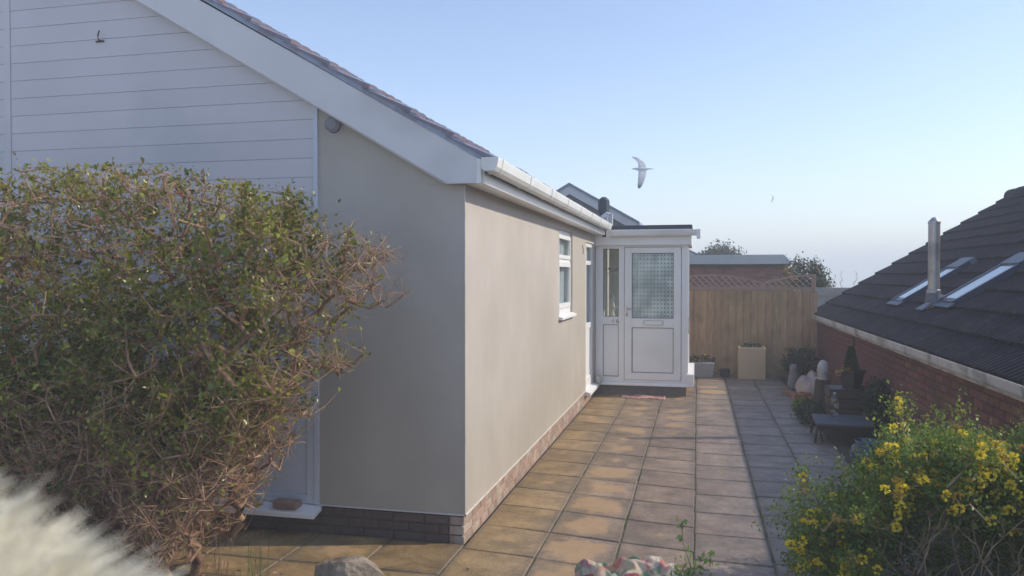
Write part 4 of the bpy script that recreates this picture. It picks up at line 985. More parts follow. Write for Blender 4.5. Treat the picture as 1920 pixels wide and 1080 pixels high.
def make_hedge():
    rng = np.random.default_rng(5)
    h = thing('woody_hedge', (-3.1, 4.1, 0), 'big overgrown green hedge with bare brown twigs in front of the gable', 'hedge')
    outline = [(-5.6, 0.25), (-5.6, 2.46), (-4.9, 2.44), (-4.2, 2.42), (-3.6, 2.46), (-3.1, 2.44), (-2.7, 2.40), (-2.35, 2.30), (-2.12, 2.22), (-1.86, 2.08),
               (-1.70, 1.96), (-1.64, 1.80), (-1.74, 1.66), (-2.06, 1.58), (-2.14, 1.44), (-1.96, 1.38), (-2.10, 1.20), (-2.25, 1.05), (-2.42, 0.85), (-2.55, 0.6), (-2.68, 0.42), (-2.78, 0.15), (-3.1, 0.12)]
    bases = [(-2.98, 4.22, 0.0), (-3.05, 4.1, 0.0), (-3.35, 4.2, 0.0), (-3.8, 4.05, 0.0), (-4.3, 4.15, 0.0), (-4.8, 4.1, 0.0), (-5.3, 4.1, 0.0)]
    T = []
    while len(T) < 3600:
        x = rng.uniform(-5.6, -1.62); z = rng.uniform(0.12, 2.48); y = 4.12 + rng.uniform(-0.5, 0.42)
        # scale outline mildly with depth bulge
        if not in_poly(x, z, outline): continue
        if z > 1.3 and rng.random() < 0.3: continue
        if x > -2.35 and rng.random() < 0.45 + 0.25*(x > -2.0): continue
        T.append((x, y, z))
    N, par, load = grow(bases, T, rng, step=0.085, up=0.3, wob=0.28)
    idx = np.where(par >= 0)[0]
    rad_ = 0.0020 + 0.00155*np.sqrt(load)
    rad_ = np.minimum(rad_, 0.034)
    thick = idx[rad_[idx] > 0.006]; thin = idx[rad_[idx] <= 0.006]
    rid = np.arange(len(N))
    for i in range(len(N)):
        if par[i] >= 0: rid[i] = rid[par[i]]
    for b_ in range(len(bases)):
        tk = thick[rid[thick] == b_]
        if len(tk): seg_mesh('branch', N[par[tk]], N[tk], np.minimum(rad_[par[tk]], rad_[tk]*1.35), rad_[tk], 6, M['bark'], h)
    seg_mesh('thin_branches', N[par[thin]], N[thin], np.minimum(rad_[par[thin]], rad_[thin]*1.3), rad_[thin], 4, M['twig'], h)
    # twigs: every node throws short shoots
    src = rng.choice(idx, 56000)
    P = N[src]; D = rng.normal(0, 1, (len(src), 3)); D[:, 2] += 0.35; D[:, 0] += 0.25
    D /= np.linalg.norm(D, axis=1, keepdims=True); L = rng.uniform(0.03, 0.15, len(src))[:, None]
    Q = P + D*L + rng.normal(0, 0.008, P.shape); D2 = D + rng.normal(0, 0.45, D.shape); Q2 = Q + D2*L*0.6
    keep = np.array([in_poly(q[0], q[2]-0.03, outline) or (q[0] > -2.5 and in_poly(q[0]-0.08, q[2]-0.02, outline)) for q in Q2])
    keep &= rng.random(len(Q2)) < np.where(Q2[:, 2] > 1.25, np.where(Q2[:, 0] > -2.3, 0.95, 0.20), 0.9)
    P, Q, Q2 = P[keep], Q[keep], Q2[keep]
    r = rng.uniform(0.0012, 0.0030, len(P))
    seg_mesh('twigs', np.concatenate([P, Q]), np.concatenate([Q, Q2]), np.concatenate([r, r*0.8]), np.concatenate([r*0.8, r*0.4]), 3, M['twig'], h)
    # leaves
    tips = np.concatenate([Q2, Q, (Q+Q2)/2, N[thin][rng.integers(0, len(thin), 9000)], P]); 
    tips = tips[rng.integers(0, len(tips), 290000)] + rng.normal(0, 0.018, (290000, 3))
    x, y, z = tips.T
    clump = np.sin(x*5.3+1.1)*np.sin(z*6.1+x*2.2)+0.6*np.sin(y*9+z*4.0)+0.5*np.sin(x*13+z*11)
    dens = np.clip((z-0.55)/0.9, 0, 1)                       # bare below
    dens *= np.where(x > -2.25, np.clip((-1.78-x)/0.5, 0.03, 1), 1)
    edge_x = -2.75 + (z-0.6)*0.75
    dens *= np.clip((edge_x - x)/0.55+0.45, 0.10, 1)
    dens = dens*np.clip(0.72+0.7*clump, 0.06, 1)
    dens = np.maximum(dens, 0.025)
    k = rng.random(len(tips)) < dens
    tips = tips[k]
    D = rng.normal(0, 1, tips.shape); D[:, 2] += 0.5
    young = rng.random(len(tips)) < (0.10 + 0.35*np.clip((tips[:, 2]-1.7)/0.5, 0, 1))
    sz = rng.uniform(0.018, 0.04, len(tips)) + 0.035*(rng.random(len(tips)) < 0.12)*rng.random(len(tips))
    f = leaf_mesh('foliage', tips[~young], D[~young], sz[~young], M['leaf_hedge'], h, 0.62, 0.3, rng); f['kind'] = 'stuff'
    f = leaf_mesh('young_foliage', tips[young], D[young], sz[young]*0.75, M['leaf_young'], h, 0.5, 0.3, rng); f['kind'] = 'stuff'
    # a few berries
    mb = MB()
    for _ in range(46):
        c = tips[rng.integers(0, len(tips))]
        if c[2] < 1.2: continue
        for q in range(3):
            mb.lathe([(0.002, -0.006), (0.006, -0.002), (0.006, 0.003), (0.002, 0.007)], c + rng.normal(0, 0.012, 3), 6)
    o = mb.build('berries', M['berry'], h, smooth=True); o['kind'] = 'stuff'
make_hedge()

def shrub(name, label, cat, base, targets, rng, nleaf, leafsize, leafm, barkm, nodes_step=0.07, spread=0.03, aspect=0.5, r0=0.002, rk=0.0012, rmax=0.02, up=0.3, group=None, parent=None, leaf_stuff=True, twigs=0, wob=0.25):
    root = thing(name, base[0], label, cat, group)
    N, par, load = grow(base, targets, rng, step=nodes_step, up=up, wob=wob); idx = np.where(par >= 0)[0]
    ra = np.minimum(r0 + rk*np.sqrt(load), rmax)
    seg_mesh('stems', N[par[idx]], N[idx], np.minimum(ra[par[idx]], ra[idx]*1.4), ra[idx], 5, barkm, root)
    T = np.array(targets); tip = T
    if twigs:
        src = rng.choice(idx, twigs); P = N[src]; D = rng.normal(0, 1, P.shape); D[:, 2] += 0.6; Q = P + D*rng.uniform(0.02, 0.05, (twigs, 1))
        seg_mesh('twigs', P, Q, np.full(twigs, 0.0014), np.full(twigs, 0.0007), 3, barkm, root); tip = np.concatenate([T, T, Q])
    C = tip[rng.integers(0, len(tip), nleaf)] + rng.normal(0, spread, (nleaf, 3))
    D = rng.normal(0, 1, C.shape); D[:, 2] += 0.6
    f = leaf_mesh('foliage', C, D, rng.uniform(0.6, 1.2, nleaf)*leafsize, leafm, root, aspect, 0.25, rng); f['kind'] = 'stuff'
    return root, N, T

def yellow_bush():
    rng = np.random.default_rng(21)
    out = [(0.56, 0.28), (0.54, 0.42), (0.64, 0.52), (0.80, 0.56), (0.92, 0.68), (1.04, 0.84), (1.14, 0.93), (1.28, 0.90), (1.42, 0.96), (1.60, 0.92), (1.80, 0.97), (2.05, 0.97), (2.25, 0.9), (2.3, 0.06), (0.8, 0.06), (0.55, 0.12)]
    T = []
    while len(T) < 900:
        x = rng.uniform(0.4, 2.3); z = rng.uniform(0.1, 1.1); y = 4.8 + rng.normal(0, 0.2)
        y = min(max(y, 4.2), 5.4)
        if z < 0.52 and x > 1.0 and (y < 4.98 or rng.random() < 0.3): y = rng.uniform(5.0, 5.45) if rng.random() < 0.6 else 9
        if y < 8 and in_poly(x, z, out) and math.sin(x*7.1+y*3)*math.sin(z*8+x*2) > -0.75: T.append((x, y, z))
    T += [(1.13, 4.9, 1.08), (1.11, 4.88, 1.04), (1.15, 4.9, 1.0), (0.60, 4.85, 0.66), (0.62, 4.85, 0.60), (1.44, 4.9, 1.04), (1.9, 4.9, 1.08), (0.46, 4.8, 0.46)]
    b0 = [(1.18, 4.62, 0), (1.33, 4.58, 0), (1.46, 4.62, 0), (1.27, 4.7, 0), (1.62, 4.62, 0), (0.9, 4.8, 0), (1.15, 4.72, 0), (1.24, 4.65, 0), (1.38, 4.75, 0), (1.05, 4.8, 0), (1.5, 4.7, 0), (1.3, 4.85, 0), (1.75, 4.75, 0), (0.98, 4.66, 0)]
    root, N, T = shrub('yellow_flowering_bush', 'green bush covered with small yellow flowers at lower right', 'bush', b0, T, rng, 76000, 0.026, M['leaf_bush'], M['bark_pale'], 0.08, 0.036, 0.55, r0=0.0022, rk=0.00125, rmax=0.016, twigs=1600, wob=0.3)
    st_ = random.Random(12)
    for k in range(13):
        p = Vector((1.10 + 0.05*k + st_.uniform(-0.03, 0.03), 4.50 + st_.uniform(0, 0.2), 0.0)); d = Vector((st_.uniform(-0.25, 0.25), st_.uniform(-0.05, 0.25), 1)); pts = [tuple(p)]
        for i in range(10):
            d = (d + Vector((st_.gauss(0, 0.26), st_.gauss(0, 0.2), 0.12))).normalized(); p = p + d*st_.uniform(0.045, 0.075); pts.append(tuple(p))
        r0_ = st_.uniform(0.005, 0.0085)
        MB().tube(pts, [r0_*(1-0.07*i) for i in range(11)], 7).build('stem', M['bark_pale'], root, smooth=True)
        for j in st_.sample(range(3, 9), 3):
            q = Vector(pts[j]); e = Vector((st_.choice((-1, 1))*st_.uniform(0.4, 0.9), st_.uniform(-0.3, 0.3), 0.8)); br = [tuple(q)]
            for i in range(5): e = (e + Vector((st_.gauss(0, 0.25), st_.gauss(0, 0.25), 0.1))).normalized(); q = q + e*0.045; br.append(tuple(q))
            MB().tube(br, [0.0036, 0.003, 0.0026, 0.002, 0.0016, 0.001], 5).build('side_stem', M['bark_pale'], root, smooth=True)
    # flower heads on outer upper shell
    T = np.array(T); ox, oz = np.array(out[1:13]).T
    up = T[(T[:, 1] < 4.98) & (T[:, 2] > np.interp(T[:, 0], ox, oz) - 0.34)]
    sel = [t for t in up[rng.permutation(len(up))] if rng.random() < (1.0 if 0.95 < t[0] < 1.7 else 0.7) * (1.0 if math.sin(t[0]*9)*math.sin(t[2]*11+t[0]*4) > -0.35 else 0.25)]
    extra = [t + np.array([rng.normal(0, 0.05), -0.10, rng.normal(0, 0.04)]) for t in sel if 1.0 < t[0] < 1.6 and rng.random() < 0.8]
    sel = (sel + extra)[:620]
    print('flowers', len(sel))
    P = []; D = []; P2 = []; D2 = []
    for k, t in enumerate(sel):
        c = t + rng.normal(0, 0.022, 3) + np.array([0, -0.06, 0.024])
        n = rng.integers(14, 26)
        for q in range(n):
            d = rng.normal(0, 1, 3); d[2] += 0.5; d /= np.linalg.norm(d)
            (P if k % 9 else P2).append(c + d*0.012); (D if k % 9 else D2).append(d)
    f = leaf_mesh('blossom', np.array(P), np.array(D), 0.0185, M['petal'], root, 0.95, 0.5, rng); f['kind'] = 'stuff'
    f = leaf_mesh('faded_blossom', np.array(P2), np.array(D2), 0.019, M['petal_dim'], root, 0.9, 0.5, rng); f['kind'] = 'stuff'
yellow_bush()

def ball_targets(c, r, n, rng, zmin=None):
    T = []
    while len(T) < n:
        p = rng.uniform(-1, 1, 3)
        if np.linalg.norm(p) < 1 and np.linalg.norm(p) > 0.35:
            q = np.array(c) + p*np.array(r)
            if zmin is None or q[2] > zmin: T.append(tuple(q))
    return T
def tree(name, label, base, blobs, n, nleaf, size, rng, leafm=None, barkm=None, rmax=0.09, group=None):
    T = []
    for c, r in blobs: T += ball_targets(c, r, n, rng)
    root = thing(name, base, label, 'tree', group)
    N, par, load = grow([base], T, rng, step=0.3, up=0.3, wob=0.2); idx = np.where(par >= 0)[0]
    ra = np.minimum(0.008 + 0.006*np.sqrt(load), rmax)
    tr = idx[N[idx][:, 2] < blobs[0][0][2]-blobs[0][1][2]*0.5]; cr = np.setdiff1d(idx, tr)
    seg_mesh('trunk', N[par[tr]], N[tr], ra[par[tr]], ra[tr], 8, M['bark'], root)
    seg_mesh('limbs', N[par[cr]], N[cr], ra[par[cr]], ra[cr], 4, M['bark'], root)
    T = np.array(T); C = T[rng.integers(0, len(T), nleaf)] + rng.normal(0, size*1.6, (nleaf, 3)); D = rng.normal(0, 1, C.shape)
    f = leaf_mesh('crown', C, D, rng.uniform(0.7, 1.3, nleaf)*size, leafm or M['leaf_far'], root, 0.7, 0.2, rng); f['kind'] = 'stuff'
rt = np.random.default_rng(31)
tree('distant_tree', 'dark round-topped tree showing above the garage roof', (0.9, 30.0, -2.0), [((0.55, 30.0, 2.30), (0.42, 0.6, 0.45)), ((1.15, 30.1, 2.25), (0.48, 0.6, 0.42)), ((0.85, 30, 2.45), (0.35, 0.4, 0.48)), ((0.3, 30, 2.2), (0.2, 0.3, 0.35))], 60, 7000, 0.085, rt)
tree('garden_tree', 'bluish green leafy tree between garage and brick house roof', (2.15, 17.2, -0.3), [((2.28, 17.2, 1.75), (0.24, 0.3, 0.38)), ((1.98, 17.3, 1.85), (0.2, 0.25, 0.28)), ((2.4, 17.2, 1.6), (0.18, 0.2, 0.3))], 50, 4200, 0.045, rt)
tree('pale_shrub', 'pale half-bare shrub at the right corner of the garage', (1.82, 17.0, -0.3), [((1.82, 17.0, 1.75), (0.17, 0.2, 0.30))], 60, 700, 0.03, rt, leafm=M['leaf_young'])
# bare saplings against the sea
for k, (x_, z_) in enumerate(((2.75, 1.98), (2.86, 1.86), (3.0, 1.92), (3.25, 1.90))):
    y_ = 18.0; r_ = np.random.default_rng(k)
    T = [(x_ + r_.normal(0, 0.035), y_ + r_.normal(0, 0.05), z_ - r_.random()*0.5) for _ in range(9)] + [(x_, y_, z_)]
    N, par, load = grow([(x_, y_, -0.5)], T, r_, step=0.15, wob=0.04); idx = np.where(par >= 0)[0]
    root = thing('bare_sapling', (x_, y_, -0.5), ['leftmost and tallest bare sapling against the sea, next to the garden tree', 'second bare sapling from the garden tree in the gap above the pale wall', 'third bare sapling from the garden tree, middle of the gap', 'rightmost bare sapling, beside the edge of the brown roof'][k], 'sapling', 'bare saplings against the sea')
    seg_mesh('stem', N[par[idx]], N[idx], 0.0035+0.0007*load[par[idx]]**0.5, 0.003+0.0007*load[idx]**0.5, 4, M['twig'], root)

# ------------------------------------------------------------------ planters and clutter
def small_plant(root, c, r, n, size, m, rng, name='plant_foliage'):
    C = np.array(ball_targets(c, r, n, rng)); D = C - np.array(c) + np.array([0, 0, r[2]]) + rng.normal(0, 0.02, C.shape)
    f = leaf_mesh(name, C, D, rng.uniform(0.7, 1.3, n)*size, m, root, 0.35, 0.2, rng); f['kind'] = 'stuff'; return f
rp_ = np.random.default_rng(77)
p = thing('square_planter', (0.93, 14.55, 0), 'square beige planter box standing in front of the fence', 'planter')
MB().box(0.705, 14.40, 0.0, 1.165, 14.43, 0.56).box(0.705, 14.80, 0, 1.165, 14.83, 0.56).box(0.706, 14.43, 0, 0.736, 14.80, 0.559).box(1.134, 14.43, 0, 1.164, 14.80, 0.559).build('planter_box', M['beige_pot'], p, bevel=0.006)
MB().box(0.736, 14.43, 0.40, 1.134, 14.80, 0.52).build('compost', M['plant_soil'], p)
q = thing('planter_plant', (0.93, 14.6, 0.52), 'low leafy plant growing out of the square beige planter', 'plant')
small_plant(q, (0.95, 14.6, 0.55), (0.17, 0.14, 0.06), 260, 0.045, M['leaf_dark'], rp_)
p = thing('grey_trough', (0.1, 14.62, 0), 'long grey stone trough partly hidden behind the porch corner', 'planter')
MB().prism([(-0.36, 0.0), (0.27, 0.0), (0.30, 0.27), (-0.39, 0.27)], 'y', 14.45, 14.72).build('trough_body', M['stone_trough'], p, bevel=0.012)
q = thing('trough_flowers', (0.1, 14.6, 0.27), 'small bedding plants with a few yellow flowers in the grey trough', 'plant')
small_plant(q, (0.0, 14.58, 0.29), (0.32, 0.11, 0.09), 420, 0.05, M['leaf_dark'], rp_)
f = leaf_mesh('flower', np.array([(0.14, 14.5, 0.40), (0.15, 14.5, 0.41), (0.14, 14.49, 0.42), (0.22, 14.5, 0.35), (0.05, 14.5, 0.36), (0.13, 14.5, 0.41)]), np.array([(1, 0, 1), (-1, 0, 1), (0, -1, 1), (0, -1, 1), (0, -1, 1), (0, -1, -0.5.real)]), 0.03, M['petal'], q, 0.9, 0.3, rp_)
p = thing('small_dark_pot', (0.45, 14.6, 0), 'small dark pot between the grey trough and the square planter', 'pot')
MB().lathe([(0.07, 0), (0.10, 0.14), (0.105, 0.15), (0.09, 0.15), (0.07, 0.12)], (0.48, 14.62, 0), 16).build('pot_body', M['dark_plastic'], p, smooth=False)

# low table with bottle
tbl = thing('low_slate_table', (1.56, 9.4, 0), 'low garden table with grey slab top beside the brick wall', 'table')
MB().prism([(1.26, 9.10), (1.86, 9.10), (1.90, 9.75), (1.30, 9.75)], 'z', 0.19, 0.215).build('table_top', M['table_top'], tbl, bevel=0.004)
MB().box(1.29, 9.13, 0.145, 1.84, 9.15, 0.189).box(1.31, 9.70, 0.145, 1.86, 9.72, 0.189).build('table_apron', M['dark_wood'], tbl)
for a, c_, e in ((1.285, 9.13, -0.03), (1.83, 9.13, 0.03), (1.32, 9.70, -0.03), (1.86, 9.70, 0.03)):
    MB().tube([(a+e, c_, 0.0), (a, c_+0.01, 0.19)], 0.014, 8).build('leg', M['dark_plastic'], tbl)
MB().tube([(1.30, 9.12, 0.185), (1.33, 9.12, 0.0)], 0.010, 6).build('brace', M['dark_wood'], tbl)
bt = thing('clear_bottle', (1.53, 9.55, 0.215), 'clear plastic bottle lying upright on the low table', 'bottle'); bt['label'] = 'clear plastic bottle standing on the low slate table'
MB().lathe([(0.034, 0), (0.044, 0.008), (0.044, 0.07), (0.037, 0.085), (0.045, 0.10), (0.045, 0.19), (0.036, 0.225), (0.016, 0.245), (0.014, 0.255)], (1.53, 9.6, 0.216), 18).build('bottle_body', M['plastic_clear'], bt, smooth=True)
MB().lathe([(0.017, 0.255), (0.017, 0.275)], (1.53, 9.6, 0.216), 12).build('bottle_cap', M['white_stone'], bt)
# dark crate and black planter with conifer
cr = thing('dark_wooden_crate', (1.78, 10.1, 0), 'dark slatted wooden crate against the wall behind the table', 'crate')
for z in (0.02, 0.14, 0.26, 0.38):
    MB().box(1.55, 9.92, z, 1.99, 9.94, z+0.10).build('slat', M['dark_wood'], cr); MB().box(1.53, 9.941, z, 1.55, 10.34, z+0.10).build('slat', M['dark_wood'], cr)
MB().box(1.56, 9.95, 0.02, 1.99, 10.34, 0.48).build('crate_box', M['dark_plastic'], cr)
pt = thing('black_planter', (1.80, 10.1, 0.48), 'tapered black planter on the dark crate by the brick wall', 'planter')
MB().lathe([(0.10, 0), (0.145, 0.19), (0.155, 0.19), (0.155, 0.215), (0.135, 0.215), (0.125, 0.17)], (1.80, 10.1, 0.48), 4).build('pot_body', M['dark_plastic'], pt)
MB().lathe([(0.12, 0.17), (0.02, 0.18)], (1.80, 10.1, 0.48), 12).build('compost', M['plant_soil'], pt)
cf = thing('dwarf_conifer', (1.83, 10.1, 0.66), 'dark narrow conifer growing in the black planter', 'plant')
n = 2600; tz = rp_.random(n)**0.8; ang = rp_.uniform(0, 2*math.pi, n); rr = (0.075*(1-tz)**0.7+0.012)*rp_.uniform(0.5, 1.05, n)
C = np.stack([1.79+rr*np.cos(ang), 10.1+rr*np.sin(ang), 0.66+tz*0.31], 1); D = np.stack([np.cos(ang)*0.6, np.sin(ang)*0.6, np.ones(n)], 1)
f = leaf_mesh('foliage', C, D, 0.028, M['leaf_dark'], cf, 0.25, 0.2, rp_); f['kind'] = 'stuff'
MB().tube([(1.79, 10.1, 0.64), (1.79, 10.1, 0.93)], [0.012, 0.004], 6).build('trunk', M['bark'], cf)
q = thing('ochre_flowers', (1.71, 10.05, 0.66), 'spray of ochre yellow flowers left of the conifer', 'plant')
C = np.stack([rp_.uniform(1.60, 1.78, 70), rp_.uniform(9.98, 10.12, 70), 0.66 + 0*rp_.random(70)], 1); C[:, 2] = 0.665 + (C[:, 0]-1.60)*0.35 + rp_.normal(0, 0.018, 70)
leaf_mesh('petals', C, rp_.normal(0, 1, C.shape), 0.026, M['petal_dim'], q, 0.8, 0.3, rp_)
MB().tube([(1.80, 10.1, 0.64), (1.72, 10.06, 0.69), (1.63, 10.03, 0.68)], 0.004, 5).build('stem', M['bark'], q)
# dark shrub around the crate
r9 = np.random.default_rng(9)
shrub('dark_shrub', 'dark leafy shrub beside the crate at the foot of the wall', 'shrub', [(1.98, 10.0, 0), (2.02, 9.7, 0)], ball_targets((2.0, 9.85, 0.30), (0.12, 0.32, 0.34), 120, r9), r9, 2400, 0.045, M['leaf_dark'], M['bark'])
shrub('trailing_plant', 'low dark green plant spilling onto the paving by the table', 'plant', [(1.42, 10.5, 0)], ball_targets((1.42, 10.45, 0.09), (0.20, 0.5, 0.12), 90, r9, 0.0), r9, 1900, 0.045, M['leaf_dark'], M['bark'])
shrub('grassy_tuft', 'yellow-green grassy tuft growing at the patio edge', 'plant', [(1.40, 11.4, 0)], ball_targets((1.42, 11.35, 0.05), (0.13, 0.25, 0.07), 50, r9, 0.0), r9, 700, 0.045, M['leaf_bush'], M['bark'])
shrub('fence_corner_shrub', 'dark shrub in the corner of fence and brick house', 'shrub', [(1.85, 14.6, 0)], ball_targets((1.75, 14.6, 0.28), (0.30, 0.25, 0.28), 110, r9, 0.0), r9, 2400, 0.05, M['leaf_dark'], M['bark'])
# white ornament on terracotta pots
ot = thing('upturned_dark_pot', (1.67, 11.5, 0), 'upturned dark pot carrying the white ornament', 'pot')
MB().lathe([(0.15, 0), (0.15, 0.05), (0.135, 0.05), (0.10, 0.40), (0.04, 0.405)], (1.68, 11.5, 0), 18).build('pot_body', M['dark_wood'], ot)
wo_ = thing('white_owl_ornament', (1.68, 11.5, 0.405), 'white egg-shaped stone ornament among the clutter by the wall', 'ornament')
MB().lathe([(0.04, 0.0), (0.06, 0.03), (0.074, 0.09), (0.076, 0.14), (0.066, 0.20), (0.042, 0.245), (0.012, 0.262)], (1.68, 11.5, 0.405), 16).build('ornament_body', M['white_stone'], wo_, smooth=True)
MB().lathe([(0.062, 0), (0.062, 0.018)], (1.68, 11.5, 0.402), 14).build('ornament_base', M['white_stone'], wo_)
gs = thing('grey_cat_ornament', (1.52, 13.3, 0), 'dull grey stone animal ornament in front of the corner shrub', 'ornament')
MB().lathe([(0.085, 0), (0.095, 0.05), (0.085, 0.20), (0.062, 0.27), (0.060, 0.31), (0.066, 0.35), (0.055, 0.39), (0.02, 0.41)], (1.50, 13.3, 0), 14).build('ornament_body', M['grey_stone'], gs, smooth=True)
MB().add([(1.455, 13.3, 0.37), (1.485, 13.3, 0.39), (1.462, 13.3, 0.435), (1.47, 13.32, 0.37)], [(0, 1, 2), (1, 3, 2), (3, 0, 2)]).add([(1.515, 13.3, 0.39), (1.545, 13.3, 0.37), (1.538, 13.3, 0.435), (1.53, 13.32, 0.37)], [(0, 1, 2), (1, 3, 2), (3, 0, 2)]).build('ears', M['grey_stone'], gs)
# cloth heap over a low chair
M['edging'] = mat('edging_brown', (0.20, 0.10, 0.075), (0.26, 0.14, 0.10), scale=9, rough=0.9)
def cloth_heap(name, label, c, s, m, seed, amp=0.05, n=44, fr=1.0):
    from mathutils import noise
    vs = []; fs = []
    for j in range(n+1):
        for i in range(n+1):
            u, v_ = 2*i/n-1, 2*j/n-1
            r_ = math.hypot(u, v_); a = math.atan2(v_, u)
            edge = 1 + 0.22*noise.noise(Vector((math.cos(a)*1.6, math.sin(a)*1.6, seed)))+0.10*noise.noise(Vector((math.cos(a)*4, math.sin(a)*4, seed+4)))
            h = max(0.0, 1-(r_/1.12)**3.4)
            fold = noise.noise(Vector((u*1.9+seed, v_*1.3, 0)))*0.9 + (0.5-abs(noise.noise(Vector(((u*2.6+v_*1.2)*fr, (v_*1.6-u*0.8)*fr*0.7+seed, 3)))))*0.9 + 0.22*noise.noise(Vector((u*5, v_*4, seed)))
            z = s[2]*h*(0.78+0.15*noise.noise(Vector((u*1.4, v_*1.4, seed+9)))) + amp*fold*min(1, h*2+0.15)
            vs.append((c[0]+u*s[0]*edge*(1-0.1*abs(v_)), c[1]+v_*s[1]*edge*(1-0.1*abs(u)), c[2]+max(z, 0.004)))
    W = n+1
    fs = [(j*W+i, j*W+i+1, (j+1)*W+i+1, (j+1)*W+i) for j in range(n) for i in range(n)]
    o = MB().add(vs, fs).build(name, m, origin=c, smooth=True); so = o.modifiers.new('s', 'SOLIDIFY'); so.thickness = 0.006; so.offset = -1; tag(o, label, 'cloth'); return o
cloth_heap('beige_cloth', 'crumpled beige cloth heaped over things by the wall', (1.68, 12.4, 0), (0.25, 0.36, 0.44), M['cloth_beige'], 2.0, 0.07, 40)
for k, (x_, y_, s_) in enumerate(((1.50, 11.95, 0.9), (1.60, 11.75, 0.8), (1.40, 12.1, 0.7))):
    t = thing('terracotta_pot', (x_, y_, 0), ['terracotta pot at the foot of the beige cloth', 'terracotta pot right beside the upturned pot', 'smallest terracotta pot, nearest the paving left of the cloth'][k], 'pot', 'small terracotta pots by the wall')
    MB().lathe([(0.06*s_, 0), (0.09*s_, 0.13*s_), (0.10*s_, 0.13*s_), (0.10*s_, 0.165*s_), (0.085*s_, 0.165*s_), (0.075*s_, 0.12*s_)], (x_, y_, 0), 16).build('pot_body', M['terracotta'], t)
    MB().lathe([(0.078*s_, 0.13*s_), (0.01, 0.135*s_)], (x_, y_, 0), 10).build('compost', M['plant_soil'], t)
o = MB().prism([(1.28, 12.95), (1.36, 13.0), (1.50, 12.1), (1.42, 12.05)], 'z', 0.002, 0.07)    .build('edging_plank', M['edging'], origin=(1.39, 12.5, 0), bevel=0.006); tag(o, 'reddish plank lying along the patio edge near the cloth', 'plank')
o = MB().prism([(9.80, 0.0), (9.90, 0.0), (9.93, 0.52), (9.83, 0.54)], 'x', 2.06, 2.085).build('leaning_board', M['fence'], origin=(2.08, 9.85, 0), bevel=0.004); tag(o, 'short pale board leaning against the brick wall behind the table', 'board')
bp = thing('blue_glazed_pot', (1.6, 8.1, 0), 'round dark blue glazed pot half hidden behind the yellow bush', 'pot')
MB().lathe([(0.08, 0), (0.13, 0.05), (0.165, 0.13), (0.15, 0.21), (0.115, 0.25), (0.13, 0.27), (0.115, 0.27), (0.10, 0.24)], (1.58, 8.0, 0), 26).build('pot_body', M['blue_glaze'], bp, smooth=True)
MB().lathe([(0.10, 0.225), (0.01, 0.23)], (1.58, 8.0, 0), 14).build('compost', M['plant_soil'], bp)

# colourful cloth in the foreground
def printed_cloth():
    m = bpy.data.materials.new('printed_cloth'); m.use_nodes = True; n = m.node_tree.nodes; l = m.node_tree.links; b = n['Principled BSDF']; b.inputs['Roughness'].default_value = 0.9
    tc = n.new('ShaderNodeTexCoord'); vo = n.new('ShaderNodeTexVoronoi'); vo.inputs['Scale'].default_value = 11; l.new(tc.outputs['Object'], vo.inputs[0])
    nz = n.new('ShaderNodeTexNoise'); nz.inputs['Scale'].default_value = 8; l.new(tc.outputs['Object'], nz.inputs[0])
    sp = n.new('ShaderNodeSeparateColor'); l.new(vo.outputs['Color'], sp.inputs[0])
    mx = n.new('ShaderNodeMath'); mx.operation = 'MULTIPLY_ADD'; mx.inputs[1].default_value = 0.6; l.new(sp.outputs[0], mx.inputs[0]); 
    m4 = n.new('ShaderNodeMath'); m4.operation = 'MULTIPLY'; m4.inputs[1].default_value = 0.6; l.new(nz.outputs[0], m4.inputs[0]); l.new(m4.outputs[0], mx.inputs[2])
    rp = n.new('ShaderNodeValToRGB'); cr = rp.color_ramp
    cols = [(0.10, 0.20, 0.24), (0.42, 0.42, 0.34), (0.16, 0.24, 0.14), (0.52, 0.42, 0.28), (0.48, 0.12, 0.11), (0.56, 0.50, 0.38), (0.34, 0.06, 0.09), (0.52, 0.24, 0.13)]
    cr.elements[0].color = (*cols[0], 1); cr.elements[0].position = 0.15; cr.elements[1].color = (*cols[-1], 1); cr.elements[1].position = 0.9
    for i, c in enumerate(cols[1:-1]): e = cr.elements.new(0.15+0.75*(i+1)/7); e.color = (*c, 1)
    l.new(mx.outputs[0], rp.inputs[0]); l.new(rp.outputs[0], b.inputs['Base Color'])
    return m
M['print'] = printed_cloth()
o = cloth_heap('patterned_cloth', 'crumpled multicoloured patterned cloth lying on the front paving', (-0.40, 4.66, 0), (0.33, 0.20, 0.085), M['print'], 5.0, 0.105, 80, 1.35)

# leafy sprig in the foreground
rs = np.random.default_rng(4)
sg = thing('leafy_sprig', (-0.04, 4.1, 0), 'thin fresh green sprig rising at the front edge of the patio', 'plant')
pts = [(-0.03, 4.1, 0.0), (-0.045, 4.12, 0.2), (-0.03, 4.13, 0.34), (-0.07, 4.15, 0.45), (-0.075, 4.15, 0.56)]
MB().tube(pts, [0.004, 0.0035, 0.003, 0.002, 0.0015], 5).tube([(-0.035, 4.12, 0.2), (0.02, 4.12, 0.33), (0.05, 4.13, 0.38)], 0.002, 4).build('stem', M['leaf_bush'], sg)
C = []; D = []
for (c, n, s) in (((-0.06, 4.12, 0.33), 26, 0.045), ((0.03, 4.12, 0.36), 18, 0.04), ((-0.02, 4.11, 0.27), 22, 0.04), ((-0.075, 4.15, 0.55), 7, 0.015), ((-0.07, 4.15, 0.50), 5, 0.012), ((-0.01, 4.1, 0.2), 14, 0.04)):
    for _ in range(n): C.append(np.array(c)+rs.normal(0, s*0.8, 3)); d_ = rs.normal(0, 1, 3); d_[2] += 0.5; D.append(d_)
